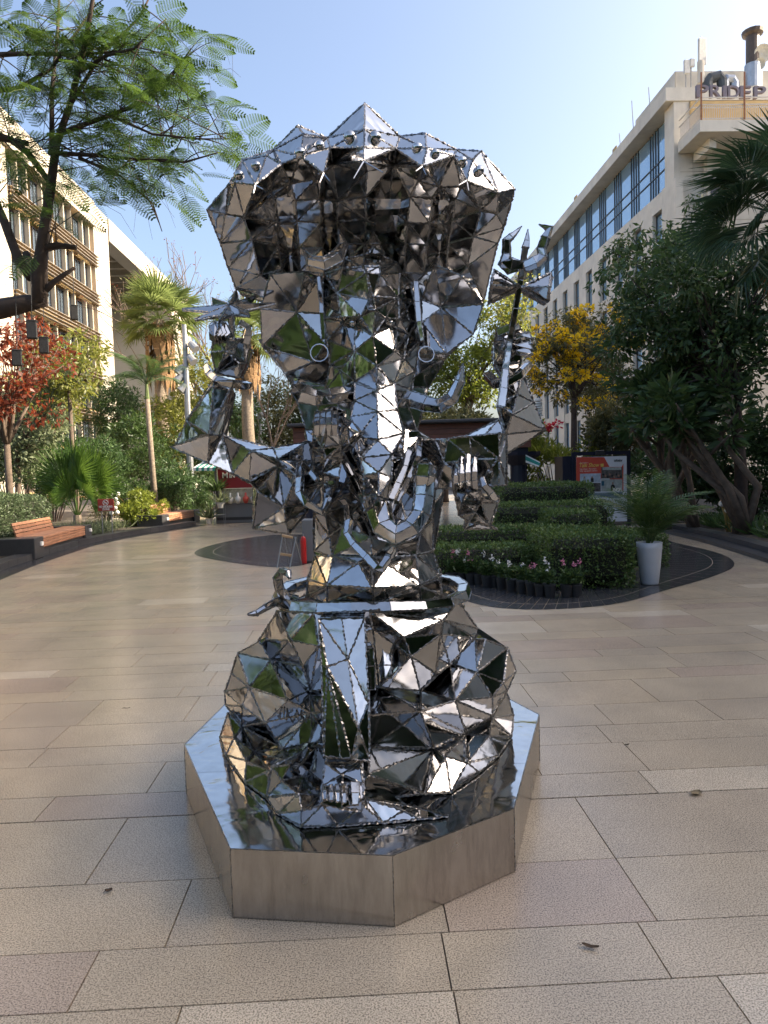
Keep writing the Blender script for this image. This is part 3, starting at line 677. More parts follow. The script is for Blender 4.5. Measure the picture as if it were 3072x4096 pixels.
flat([(163, 287), (163, 125), (340, 125), (374, 187), (322, 189), (322, 265), (187, 287)][::-1], ORED, .001, 'red_panel')
flat([(462, 165), (462, 340), (374, 340), (374, 187), (450, 187)], ORED, .001, 'red_panel')
flat([(322, 189), (455, 189), (455, 260), (322, 260)][::-1], PPH, .002, 'printed_photo')
for k in range(9): flat([(330+14*k+dx, 228+dy+(k % 3)*8) for dx, dy in ((0, 0), (8, 0), (10, 6), (8, 13), (0, 13), (-2, 6))][::-1], SKIN if k % 2 else PBLK, .003, 'printed_figure')
flat([(330, 189), (448, 189), (448, 206), (330, 206)][::-1], PGRY, .0025, 'printed_photo')
flat([(187, 230), (318, 227), (318, 283), (187, 284)][::-1], PPB, .002, 'printed_photo')
for x in (215, 264): flat([(x-9, 283), (x-9, 262), (x-4, 248), (x+4, 248), (x+9, 262), (x+9, 283)][::-1], PGRY if x == 215 else PBLK, .003, 'printed_figure'); flat([(x-5, 258), (x-5, 247), (x+5, 247), (x+5, 258)][::-1], SKIN, .004, 'printed_figure')
flat([(187, 288), (318, 288), (318, 343), (187, 343)][::-1], PPH, .002, 'printed_photo')
flat([(322, 265), (455, 265), (455, 342), (322, 342)][::-1], PGRY, .002, 'printed_photo')
flat([(380, 342), (382, 305), (390, 298), (400, 298), (408, 306), (408, 342)][::-1], PBLK, .003, 'printed_figure'); flat([(389, 297), (389, 284), (399, 284), (399, 297)][::-1], SKIN, .004, 'printed_figure'); flat([(392, 342), (396, 322), (448, 318), (452, 342)][::-1], WHT, .0045, 'printed_figure'); flat([(322, 276), (340, 276), (340, 306), (322, 306)][::-1], PTEAL, .003, 'printed_figure')
flat([(240, 352), (457, 347), (457, 379), (240, 380)][::-1], PTEAL, .002, 'blue_panel')
flat([(330, 412), (330, 395), (340, 390), (352, 396), (356, 412)][::-1], PBLK, .002, 'printed_figure')
def ptext(x, y, s, size, mt, **k): text_obj('lettering', s, Vector((pz(x, y).x, PSY-.0545, pz(x, y).z)), FACE(0), size, .0006, mt, PO, **k)
wpx = lambda n: n*.6303*PSY/FPX
ptext(186, 164, 'To organise a', .048, WHT, fitw=wpx(54)); ptext(184, 189, 'Talk Show', .155, PYEL, bold=.002, shear=.25, fitw=wpx(126)); ptext(186, 205, "Use Utsav- Aerocity's", .06, WHT, fitw=wpx(104)); ptext(186, 217, 'fully equipped centre', .06, WHT, fitw=wpx(110))
ptext(402, 153, 'utsav', .105, PBLK, bold=.003, fitw=wpx(54))
for k in range(3): flat([(270, 354+9*k), (448-7*k, 352+9*k), (448-7*k, 356+9*k), (270, 358+9*k)][::-1], PGRY, .003, 'text_line')
for k in range(5): flat([(362, 396+9*k), (450-5*(k % 2), 396+9*k), (450-5*(k % 2), 399+9*k), (362, 399+9*k)][::-1], PGRY, .002, 'text_line')
flat([(316, 168), (336, 165), (338, 184), (318, 186)][::-1], PYEL, .002, 'stage_emblem')
# ================================================================ tall white planter, stool stand, extinguisher
POT = plain('white_glazed_pot', (.50, .52, .55), .3, 0, .05, 4, .05, 20)
pb = GZ(2598, 2338); PT = empty('planter', (pb.x, pb.y, .005), 'tall tapered white planter holding a feathery palm at the corner of the hedges', 'planter')
ph = WY(2598, 2168, pb.y).z; r1 = 50*pb.y/FPX
MB().lathe((pb.x, pb.y, 0), [(r1*.66, .006), (r1*.70, .03), (r1*.86, ph*.45), (r1*.98, ph*.85), (r1, ph), (r1*.93, ph), (r1*.90, ph-.06)], 32).build('pot', POT, PT, smooth=False)
MB().lathe((pb.x, pb.y, 0), [(r1*.90, ph-.061), (.02, ph-.05)], 32, cap=False).build('soil', BEDM, PT)
for p_ in PT.children:
    if p_.name.startswith('pot'): p_.data.polygons.foreach_set('use_smooth', [len(f.vertices) == 4 for f in p_.data.polygons])
EY = GZ(1150, 2270).y
def ez(x, y, dy=0): return WY(700+.6303*x, 1650+.6303*y, EY+dy)
EA = empty('easel_stand', (ez(715, 970).x, EY, .004), 'folding wood and metal stand behind the statue at waist height', 'stand')
for a_, b_ in (((683, 780), (655, 968)), ((768, 790), (735, 985))): MB().tube([ez(*a_), Vector((ez(*b_).x, EY-.15, .01))], .012, 6).build('leg', METAL, EA)
for a_, b_ in (((695, 790), (705, 950)), ((760, 790), (790, 960))): MB().tube([ez(*a_, .05), Vector((ez(*b_).x, EY+.35, .01))], .010, 6).build('leg', METAL, EA)
for y0, xa, xb in ((785, 678, 748), (900, 660, 742)): a_, b_ = ez(xa, y0-4), ez(xb, y0+8); MB().cbox((a_+b_)/2, ((b_-a_).length, .06, .045), .006, mat=Matrix.Rotation(-math.atan2((b_-a_).z, (b_-a_).x), 3, 'Y')).build('rail', plain('pale_wood', (.42, .28, .15), .5), EA)
for k in range(8): MB().tube([ez(688+8*k, 800), ez(668+9*k, 890)], .004, 5).build('wire_slat', METAL, EA)
EX = empty('fire_extinguisher', (ez(765, 950).x, EY+.5, .004), 'red cylinder standing behind the folding stand at the foot of the statue', 'extinguisher')
rx = 19*.6303*EY/FPX; zt_ = ez(765, 795).z
MB().lathe((ez(765, 0).x, EY+.5, 0), [(rx*.9, .006), (rx, .03), (rx, zt_*.80), (rx*.8, zt_*.9), (rx*.35, zt_*.96)], 16).build('cylinder', plain('extinguisher_red', (.50, .02, .02), .3), EX)
MB().lathe((ez(765, 0).x, EY+.5, 0), [(rx*.3, zt_*.96), (rx*.3, zt_*1.05)], 8).build('valve', METAL, EX); MB().tube([Vector((ez(765, 0).x, EY+.5, zt_*1.03)), Vector((ez(740, 0).x, EY+.45, zt_*1.0)), Vector((ez(735, 0).x, EY+.42, zt_*.75))], .012, 6).build('hose', DARKP, EX)
MB().cbox((ez(800, 0).x, EY+.75, .42), (.26, .3, .82), .02).build('backing_box', KG, EX)
# ================================================================ black lanterns hanging from the big branch
LAN = plain('black_perforated_lantern', (.018, .018, .02), .55, .3, .5, 40, .3, 90)
LZ = lambda x, y, Y: WY(x*.3617, 1100+y*.3617, Y)
for x, y0, y1, w_, Y, lb in ((188, 840, 1005, 112, 13.0, 'lowest black box lantern, hanging at the far left'), (352, 515, 705, 120, 12.8, 'black box lantern hanging just below the thick branch'), (486, 700, 868, 110, 13.4, 'black box lantern hanging behind a fern-like leaf'), (818, 345, 495, 84, 15.0, 'highest black box lantern, hanging against the window rows')):
    a_ = LZ(x, y0, Y); b_ = LZ(x, y1, Y); ww = w_*.3617*Y/FPX*.86
    L_ = empty('lantern', b_, lb, 'lantern', 'black lanterns hanging in the left tree')
    rz_ = random.uniform(.2, .6)
    o = MB().cbox(((a_.x+b_.x)/2, Y, (a_.z+b_.z)/2), (ww, ww*.9, a_.z-b_.z), .01, rz=rz_).build('body', LAN, L_)
    MB().cbox((a_.x, Y, a_.z+.01), (ww*1.03, ww*.94, .02), .004, rz=rz_).build('lid', DARKP, L_)
    MB().tube([Vector((a_.x, Y, a_.z)), Vector((a_.x+.02, Y+.05, a_.z+(1.3 if x != 818 else 2.2)))], .006, 5).build('cord', DARKP, L_)
# ================================================================ fallen leaves on the paving
DRY = plain('dry_leaf', (.20, .15, .08), .8, 0, .35, 40); DRYD = plain('dark_dry_leaf', (.09, .055, .03), .8, 0, .35, 40)
def dryleaf(px, py, ln, wd, rz_, mt, lab, curl=.3):
    c = GZ(px, py, .002); R_ = Matrix.Rotation(rz_, 3, 'Z'); V = []; n = 7
    for i in range(n):
        s = i/(n-1); w_ = wd*math.sin(PI*min(.97, s*.9+.05))*.5
        for k in (-1, -.4, 0, .4, 1):
            V.append(c+R_@Vector(((s-.5)*ln, k*w_*(1+.15*math.sin(9*s)), .003+curl*wd*(abs(k)**1.7)*.5+curl*ln*.25*(2*s-1)**2+random.uniform(0, .002))))
    Fs = [(5*i+k, 5*i+k+1, 5*i+k+6, 5*i+k+5) for i in range(n-1) for k in range(4)]
    o = MB().add(V, Fs); o.tube([c+R_@Vector((-.5*ln, 0, .008)), c+R_@Vector((-.78*ln, .1*ln, .004))], .0012, 4)
    o = o.build('fallen_leaf', mt); tag(o, lab, 'leaf', 'dry leaves fallen on the paving')
dryleaf(2786, 3176, .068, .052, .5, DRY, 'largest dry brown leaf, lying on the paving right of the plinth', .25)
dryleaf(2362, 3793, .060, .020, -.35, DRYD, 'curled brown leaf on the reddish slab at the lower right', .5)
dryleaf(435, 3569, .030, .024, .4, DRYD, 'small crumpled dark leaf on the slab left of the plinth', .6)
dryleaf(507, 2835, .050, .014, .1, DRYD, 'thin dark leaf lying on the paving left of the statue', .3)
dryleaf(2509, 2982, .028, .016, .2, DRYD, 'tiny dark leaf on the paving right of the statue', .5)
# ================================================================ statue plinth
STEEL = steel('polished_steel')
STEELTOP = steel('plinth_top_steel', (0.60, 0.595, 0.59), 0.05, 0.15, 0.05, 5)
def brushed():
    mt, t, b, o = newmat('brushed_steel')
    st = noisef(t, 9, 5, 0.65, stretch=(1, 1, .22)); c = ramp(t, st, [(.3, (.40, .375, .345)), (.7, (.58, .555, .52))])
    sp = ramp(t, noisef(t, 55, 4, .7, stretch=(1, 1, .15)), [(.25, (.8, .8, .8)), (.6, (1, 1, 1))])
    t.links.new(mixc(t, 1.0, c, sp, 'MULTIPLY'), b.inputs['Base Color']); b.inputs['Metallic'].default_value = 1
    rr = nd(t, 'ShaderNodeMapRange'); rr.inputs['To Min'].default_value = .16; rr.inputs['To Max'].default_value = .34
    t.links.new(noisef(t, 4, 5), rr.inputs['Value']); t.links.new(rr.outputs[0], b.inputs['Roughness'])
    bump(t, b, noisef(t, 3, 2), .10, .03); return mt
BRUSH = brushed()
SEAM = plain('weld_metal', (.27, .26, .25), .28, 1.0, .85, 130)
SEAMB = plain('burnt_weld', (.05, .045, .04), .7, .6, .4, 60)
PH = 0.283
top = [(-.640, 2.700), (-.004, 2.617), (.522, 2.962), (.880, 4.102), (.62, 4.72), (-.32, 5.02), (-1.046, 4.457), (-1.124, 3.790)]
plinth = empty('statue_plinth', (-.12, 3.75, 0), 'low eight-sided stainless steel plinth under the faceted statue', 'plinth')
def inset(poly, d):
    c = Vector((sum(p[0] for p in poly)/len(poly), sum(p[1] for p in poly)/len(poly)))
    return [tuple(Vector(p)+(c-Vector(p)).normalized()*d) for p in poly]
n8 = len(top)
for i in range(n8):
    a, b_ = Vector((*top[i], 0)), Vector((*top[(i+1) % n8], 0)); t_ = (b_-a).normalized(); nn = Vector((t_.y, -t_.x, 0)); a2 = a+t_*.002; b2 = b_-t_*.002
    mb = MB(); V = [a2+Vector((0, 0, .004)), b2+Vector((0, 0, .004)), b2+Vector((0, 0, PH-.002)), a2+Vector((0, 0, PH-.002))]; V += [v-nn*.006 for v in V]
    mb.add(V, [(0, 1, 2, 3), (7, 6, 5, 4), (0, 4, 5, 1), (1, 5, 6, 2), (2, 6, 7, 3), (3, 7, 4, 0)]); mb.build('side_panel', BRUSH, plinth)
ti = inset(top, .004)
# the top is welded up from three sheets along two seams
def clip(poly, y0, y1):
    def half(P, s, y):
        out = []
        for i in range(len(P)):
            p, q = P[i], P[(i+1) % len(P)]; dp, dq = s*(p[1]-y), s*(q[1]-y)
            if dp >= 0: out.append(p)
            if dp*dq < 0: f = dp/(dp-dq); out.append((p[0]+(q[0]-p[0])*f, p[1]+(q[1]-p[1])*f))
        return out
    return half(half(poly, 1, y0), -1, y1)
for y0, y1 in ((-9, 3.42), (3.423, 3.985), (3.988, 9)):
    mb = MB(); mb.prism(clip(ti, y0, y1), PH-.006, PH); mb.build('top_plate', STEELTOP, plinth)
def bead(mb, a, b_, r=.003, step=.008, lift=None, mat=0):
    L = (b_-a).length
    n = max(2, int(L/step)); pts = []; rad = []
    for i in range(n+1):
        p = a.lerp(b_, i/n)+Vector((random.uniform(-1, 1), random.uniform(-1, 1), random.uniform(-1, 1)))*r*.45
        if lift is not None: p += lift
        pts.append(p); rad.append(r*random.uniform(.45, 1.45))
    mb.tube(pts, rad, 4, mat, cap=False, rot=.6)
mb = MB()
for i in range(n8):
    a = Vector((*top[i], PH)); b_ = Vector((*top[(i+1) % n8], PH)); bead(mb, a, b_, .0022, .012); bead(mb, Vector((*top[i], .004)), a, .0024, .012)
mb.build('weld_seam', SEAM, plinth, kind='stuff')

# ================================================================ statue
Y0 = 3.65
ZM = {'1': (750, 350, .9042), 'H': (1000, 1000, .6028), 'T': (1100, 1600, .4822), 'B': (850, 2350, .7836), '4': (900, 2200, .7535),
      '2': (650, 1150, .4822), 'L': (700, 1150, .3618), '3': (1350, 850, .6102), 'R': (1750, 850, .4521)}
def mp(k, *pts):
    ox, oy, s = ZM[k]; return [(ox+p[0]*s, oy+p[1]*s, p[2]) for p in pts]
def w3(p):
    if p[2] == 'G': return GZ(p[0], p[1], PH+.008)
    return WY(p[0], p[1], Y0+p[2]/100.0)
STATUE = empty('deity_statue', (-.12, 3.7, PH), 'tall mirror-polished faceted steel statue of a seated elephant-headed deity under a five-headed serpent hood', 'statue')
SURF_V, SURF_F = [], []
def plate_of(tri, parent, thick=.003, gap=.0012):
    c = (tri[0]+tri[1]+tri[2])/3; nrm = (tri[1]-tri[0]).cross(tri[2]-tri[0])
    if nrm.length < 1e-8: return
    nrm.normalize()
    if nrm.dot(CAM-c) < 0: tri = [tri[0], tri[2], tri[1]]; nrm = -nrm
    f = [p+(c-p).normalized()*gap for p in tri]; k = [p-nrm*thick for p in f]
    mb = MB(); mb.add(f+k, [(0, 1, 2), (0, 3, 4, 1), (1, 4, 5, 2), (2, 5, 3, 0), (5, 4, 3)])
    mb.build('plate', STEEL, parent)
def relief(name, outline, inner=(), back=(6, 1.0), edges=(), seam=.0048, part_parent=None, label=None, plates=True):
    pts = list(outline)+list(inner); n = len(outline)
    P3 = [w3(p) for p in pts]
    co = [Vector((p[0], p[1])) for p in pts]
    ed = [(i, (i+1) % n) for i in range(n)]+[tuple(e) for e in edges]
    vs, es, fs, ov, oe, of = geometry.delaunay_2d_cdt(co, ed, [list(range(n))], 1, 0.01)
    idx = []
    for i, v in enumerate(vs):
        if ov[i]: idx.append(P3[ov[i][0]])
        else:   # a crossing of two constraint edges: take the mean depth of the two nearest given points
            near = sorted(range(len(co)), key=lambda k: (co[k]-v).length)[:2]
            idx.append(WY(v[0], v[1], sum(P3[k].y for k in near)/2))
    parent = part_parent or STATUE
    tris = []
    for f in fs:
        t = [idx[i] for i in f]; c = sum(t, Vector())/len(t)
        if (t[1]-t[0]).cross(t[2]-t[0]).dot(CAM-c) < 0: f = list(reversed(f))
        tris.append(tuple(f))
    shell = [p+(p-CAM).normalized()*.006 for p in idx]
    V = list(shell); Fs = list(tris)
    cen = sum(P3[:n], Vector())/n; bi = []
    for p in P3[:n]:
        q = cen+(p-cen)*back[1]; q = Vector((q.x, p.y+back[0]/100.0, q.z)); q.z = PH+.004 if q.z < PH+.03 else q.z; bi.append(q)
    # rim and back
    o2 = [next(i for i in range(len(vs)) if k in ov[i]) for k in range(n)]
    b0 = len(V); V += bi
    for i in range(n): j = (i+1) % n; Fs.append((o2[i], o2[j], b0+j, b0+i))
    r = geometry.tessellate_polygon([[Vector((q.x, q.z, 0)) for q in bi]])
    Fs += [tuple(b0+i for i in t) for t in r]
    mb = MB(); mb.add(V, Fs); o = mb.build(name, STEEL if not plates else STEEL, parent)
    bm = bmesh.new(); bm.from_mesh(o.data); bmesh.ops.recalc_face_normals(bm, faces=bm.faces); bm.to_mesh(o.data); bm.free()
    if label: o['label'] = label
    b1 = len(SURF_V); SURF_V.extend(idx); SURF_F.extend(tuple(b1+i for i in t) for t in tris)
    if plates:
        for t in tris: plate_of([idx[i] for i in t], o)
    if seam:
        E = set()
        for t in tris:
            for i in range(3): E.add(tuple(sorted((t[i], t[(i+1) % 3]))))
        mb = MB()
        for a, b_ in E: bead(mb, idx[a], idx[b_], seam, .0085, (CAM-idx[a]).normalized()*.001)
        for i in range(n): bead(mb, bi[i], bi[(i+1) % n], seam, .014)
        mb.build('weld_seam', SEAM, o, kind='stuff')
    return o
def loft(name, pts, rad, n=5, parent=None, rot=.3, seam=.0031, flat=None, jitter=.08, mat=None):
    P = [w3(p) for p in pts]
    R = [max(r*q.y/FPX, .0015) for r, q in zip(rad, P)]
    R2 = [(r*random.uniform(1-jitter, 1+jitter), r*(flat or 1)*random.uniform(1-jitter, 1+jitter)) for r in R]
    mb = MB(); mb.tube(P, R2, n, rot=rot, up=(0, -1, 0)); V = list(mb.V); F_ = list(mb.F)
    T = MB(); Fs = []
    for f in F_:
        if len(f) == 4: Fs += ([(f[0], f[1], f[2]), (f[0], f[2], f[3])] if random.random() < .5 else [(f[0], f[1], f[3]), (f[1], f[2], f[3])])
        else: Fs.append(f)
    T.add(V, Fs); o = T.build(name, mat or STEEL, parent or STATUE)
    b1 = len(SURF_V); SURF_V.extend(V)
    for f in Fs:
        for i in range(1, len(f)-1): SURF_F.append((b1+f[0], b1+f[i], b1+f[i+1]))
    if seam:
        sm_ = MB()
        for i in range(len(P)):
            for j in range(n):
                bead(sm_, V[i*n+j], V[i*n+(j+1) % n], seam, .010)
                if i < len(P)-1: bead(sm_, V[i*n+j], V[(i+1)*n+j], seam, .010)
        s_ = sm_.build('weld_seam', SEAM, o if parent is None else parent, kind='stuff')
    return o

# ---- serpent hood
hood_o = mp('1', (85, 540, -2), (185, 425, -10), (243, 320, -6), (380, 275, 2), (487, 168, -4), (618, 222, 4), (785, 68, -6), (938, 215, 4), (1052, 203, -5),
            (1190, 275, 3), (1298, 280, -6), (1448, 450, -2), (1435, 500, 4), (1400, 620, 14), (1372, 690, 20), (1310, 945, 42), (1000, 1010, 50), (600, 1010, 50), (215, 890, 38), (180, 800, 30), (145, 690, 19))
hood_i = mp('1', (300, 430, -32), (210, 421, -24), (414, 338, -20), (350, 300, -16),
            (602, 378, -40), (512, 205, -20), (632, 266, -12), (500, 300, -26),
            (780, 325, -46), (780, 265, -42), (783, 185, -25), (922, 270, -12),
            (1040, 350, -40), (1058, 270, -27), (1178, 300, -12),
            (1235, 412, -33), (1260, 320, -23), (1376, 466, -14),
            (365, 462, 0), (455, 425, -2), (570, 405, -8), (642, 340, -4), (910, 345, -4), (795, 372, -10), (1020, 412, -4), (1112, 440, 0), (1210, 440, -2),
            (250, 575, 3), (284, 675, 15), (322, 830, 30), (1265, 660, 14), (1300, 545, 3), (1240, 790, 27), (170, 560, 2), (1370, 560, 4))
# pleats of the hood: broad fronts with narrow deep folds between them
base_d = lambda y: -1+37*(y-440)/410
colx = ((375, 0), (428, 15), (470, 1), (585, -1), (622, 15), (657, -2), (785, -2), (890, 20), (985, -1), (1085, 0), (1140, 15), (1190, 0))
hr = random.Random(4); hood_e = []
n0 = len(hood_o)+len(hood_i); grid = []
for r, y in enumerate((492, 592, 700, 812, 905)):
    for c, (x, dd) in enumerate(colx):
        xx = 760+(x-760)*(1-.12*(y-440)/410)
        grid.append((xx+hr.uniform(-5, 5), y+(32 if c % 3 == 1 else 0)*(r < 4)+hr.uniform(-12, 12)*(r < 4), base_d(y)+dd+hr.uniform(-1, 1)))
        if r: hood_e.append((n0+(r-1)*12+c, n0+r*12+c))
hood_i = hood_i+mp('1', *grid)
HOOD = relief('serpent_hood', hood_o, hood_i, (16, 1.0), hood_e)
# ---- back of the serpent, running down behind the body
relief('serpent_back', mp('H', (60, 600, 36), (240, 830, 34), (280, 905, 33), (385, 1240, 30), (420, 1420, 28)) + mp('T', (320, 1240, 22), (360, 1390, 18), (1290, 1300, 18), (1325, 1230, 22), (1400, 755, 28))
       + mp('H', (1110, 1200, 30), (1185, 915, 33), (1310, 700, 34), (1500, 500, 36), (800, 400, 42)),
       mp('H', (500, 900, 30), (1000, 900, 30), (750, 1300, 26)) + mp('T', (430, 1000, 20), (1290, 900, 20)), (12, .95))
# ---- ears
for o_, c_ in ((mp('H', (485, 190, 12), (362, 145, 0), (135, 158, -2), (70, 390, 8), (80, 640, 15), (235, 818, 18), (418, 742, 13), (500, 620, 10), (475, 420, 12)), mp('H', (310, 412, 13), (440, 215, 8))),
               (mp('H', (1110, 210, 12), (1225, 95, -1), (1412, 175, -2), (1548, 358, 5), (1482, 560, 3), (1303, 690, 1), (1158, 655, 6), (1140, 480, 11), (1140, 330, 12)), mp('H', (1270, 383, 13)))):
    relief('ear', o_, c_, (7, .97))
relief('ear_edge', mp('H', (1120, 640, 6), (1303, 690, 1), (1300, 722, 4), (1125, 700, 8)), (), (4, 1))
# ---- shoulders, torso
relief('torso', mp('T', (250, 250, 18), (600, 200, 8), (1080, 230, 8), (1310, 330, 16), (1330, 700, 10), (1315, 1000, 2), (1310, 1250, -10), (1170, 1290, -30), (800, 1310, -40), (470, 1300, -30), (325, 1250, -10), (320, 950, 2), (305, 600, 6)),
       mp('T', (580, 700, -14), (560, 1050, -28), (420, 930, -12), (800, 1140, -40), (1010, 700, -18), (1090, 1010, -30), (700, 850, -24), (450, 1130, -22), (1190, 850, -18), (960, 1190, -40), (820, 600, -10), (640, 480, -4), (1060, 480, -6), (1210, 1090, -22)), (22, .9))
# ---- head
HEAD = relief('head', mp('H', (487, 215, 16.5), (500, 155, 9.0), (560, 98, 2.8), (627, 56, 0.4), (770, 30, -0.9), (862, 33, 0.4), (975, 85, 5.3), (995, 150, 9.0), (1058, 205, 16.5), (1088, 330, 15.2), (1108, 480, 14.0), (1120, 605, 15.2), (1098, 800, 16.5), (1077, 925, 14.0),
                     (970, 985, -0.9), (840, 930, -18.2), (695, 985, -0.9), (622, 905, 0.4), (500, 932, 14.0), (530, 765, 11.5), (512, 600, 10.3), (492, 450, 11.5), (485, 330, 14.0)),
       mp('H', (612, 118, -5.2), (765, 108, -8.3), (862, 108, -7.1), (578, 286, -2.1), (748, 112, -7.7), (775, 150, -10.2), (862, 160, -8.3), (815, 308, -7.7), (985, 318, 0.4), (780, 392, -13.3), (735, 440, -8.3), (603, 445, -2.1), (835, 395, -13.3),
          (900, 452, -8.3), (990, 455, -0.9), (700, 492, -0.3), (935, 505, -0.3), (815, 572, -10.8), (620, 478, 2.8), (690, 668, -5.2), (962, 672, -5.2), (842, 772, -10.2), (697, 872, -5.8), (952, 885, -5.8), (975, 515, 2.8), (790, 330, -7.7), (1055, 560, 7.8), (600, 800, 2.8), (1020, 720, 5.3)), (30, .85))
eye = lambda k, x, y, r, d, par: (lambda p: MB().ball(p, r*p.y/FPX, 8).build('eye', STEEL, par, smooth=True))(w3(mp(k, (x, y, d))[0]))
for x, d in ((683, -3), (931, -3)): eye('H', x, 484, 14, d, HEAD)
loft('crescent', mp('1', (516, 722, -10), (545, 768, -14), (606, 782, -16), (662, 752, -14), (690, 700, -10), (669, 628, -6)), (4, 20, 27, 29, 20, 2), 5)
relief('crown_tip', mp('1', (775, 745, -4), (800, 690, 4), (822, 640, 12), (850, 690, 4), (872, 735, -4)), mp('1', (824, 705, -10)), (8, .9))
for pts, rad in ((mp('H', (455, 180, 6), (470, 300, 4), (476, 420, 2), (488, 590, 2)), (9, 10, 10, 8)), (mp('H', (1100, 210, 8), (1110, 350, 5), (1120, 480, 3), (1142, 605, 2)), (12, 13, 13, 9))):
    loft('ear_strap', pts, rad, 4, None, PI/4, .002)
for x, y, r in ((460, 682, 35), (1170, 692, 31)):
    c = w3(mp('H', (x, y, -8))[0]); rr = r*c.y/FPX
    MB().tube([c+Vector((rr*math.cos(a), .25*rr*math.sin(a*1.0), rr*math.sin(a)*1.02)) for a in np.linspace(0, 2*PI, 14)[:-1]], .0035, 5, closed=True).build('earring', STEEL, STATUE)
# ---- trunk and tusks
relief('trunk', mp('H', (695, 880, -12), (840, 930, -20), (960, 885, -12), (980, 1060, -21), (1022, 1215, -28), (948, 1370, -34)) + mp('T', (972, 450, -42), (968, 640, -46), (930, 830, -46), (885, 905, -48), (745, 935, -46), (738, 790, -46), (735, 620, -44), (705, 480, -42), (655, 385, -38)) + mp('H', (715, 1240, -30), (668, 1105, -22), (692, 1000, -18)),
       mp('H', (845, 1072, -28), (850, 1258, -39)) + mp('T', (862, 600, -48), (862, 800, -58), (700, 440, -36)), (22, .9))
loft('trunk_tip', mp('T', (860, 900, -46), (905, 1060, -52), (1010, 1130, -56), (1130, 1070, -54), (1210, 950, -50), (1232, 800, -48), (1238, 660, -46), (1240, 570, -46)), (54, 50, 46, 44, 42, 44, 44, 40), 6)
loft('sweet_ball', mp('T', (1232, 690, -47), (1236, 620, -48), (1242, 560, -48), (1246, 515, -46)), (40, 50, 46, 20), 6)
loft('tusk', mp('H', (705, 960, -8), (620, 960, -16), (530, 975, -19), (440, 985, -20), (350, 960, -20), (310, 918, -18)), (30, 34, 32, 32, 40, 30), 5, None, .1)
loft('tusk', mp('H', (975, 985, -8), (1080, 990, -15), (1170, 1020, -19), (1262, 1035, -22), (1345, 985, -24), (1395, 870, -25), (1412, 755, -25)), (34, 34, 31, 30, 29, 21, 2), 5, None, .1)
# ---- garland and chest straps
for pts in (mp('T', (560, 480, -20), (640, 640, -28), (715, 800, -38), (760, 900, -44)), mp('T', (600, 430, -14), (680, 590, -24), (740, 740, -34)),
            mp('T', (1120, 400, -18), (1080, 560, -26), (1020, 700, -34), (960, 830, -42)), mp('T', (1200, 320, -8), (1190, 480, -14), (1110, 660, -24), (1010, 850, -36)), mp('T', (1110, 290, -6), (1180, 280, -6), (1270, 330, -4), (1280, 460, -4))):
    loft('chest_strap', pts, (15,)*len(pts), 4, None, PI/4, .002, None, .2)
loft('garland', mp('T', (560, 830, -30), (600, 880, -34), (615, 1000, -42), (600, 1110, -46), (660, 1200, -50), (760, 1300, -56), (850, 1395, -62), (880, 1400, -62), (940, 1310, -58), (985, 1230, -54)), (17,)*10, 4, None, PI/4, .0024, None, .15)
# ---- belly and waist ring
relief('belly', mp('T', (330, 1290, -12), (480, 1298, -34), (800, 1305, -42), (1170, 1288, -34), (1312, 1262, -12), (1380, 1440, -6)) + mp('4', (1150, 240, -6), (1040, 282, -32), (790, 295, -44), (540, 282, -32), (430, 248, -6)) + mp('T', (270, 1480, -6)),
       mp('T', (432, 1535, -44), (810, 1558, -58), (1200, 1540, -44), (690, 1345, -46), (930, 1370, -47), (1365, 1450, -14), (280, 1485, -14)), (40, .9))
rim = []
p0 = w3(mp('4', (775, 322, -48))[0]); cx, cz = p0.x, p0.z; ra, rb = .475, .485
ring = [(cx+ra*math.cos(a), Y0+rb*math.sin(a), cz+.012*math.sin(a*3)) for a in np.linspace(0, 2*PI, 19)[:-1]]
mb = MB(); mb.tube(ring, [(.034*random.uniform(.75, 1.25), .038*random.uniform(.75, 1.25)) for _ in ring], 5, closed=True, rot=.5, up=(0, 0, 1));
for f in list(mb.F): mb.F.remove(f); mb.F += [(f[0], f[1], f[2]), (f[0], f[2], f[3])]
if True: ob = mb.build('waist_ring', STEEL, STATUE)
sm_ = MB()
for i in range(18):
    for j in range(5):
        a = i*5; bead(sm_, mb.V[a+j], mb.V[((i+1) % 18)*5+j], .0026, .010)
        if i % 2 == 0: bead(sm_, mb.V[a+j], mb.V[a+(j+1) % 5], .0026, .010)
sm_.build('weld_seam', SEAM, ob, kind='stuff')
mb = MB(); ring2 = [(cx+(ra-.03)*math.cos(a), Y0+(rb-.03)*math.sin(a), cz-.075+.01*math.sin(a*2)) for a in np.linspace(0, 2*PI, 21)[:-1]]
mb.tube(ring2, .034, 4, closed=True, rot=.3, up=(0, 0, 1)); mb.build('waist_band', STEEL, STATUE)
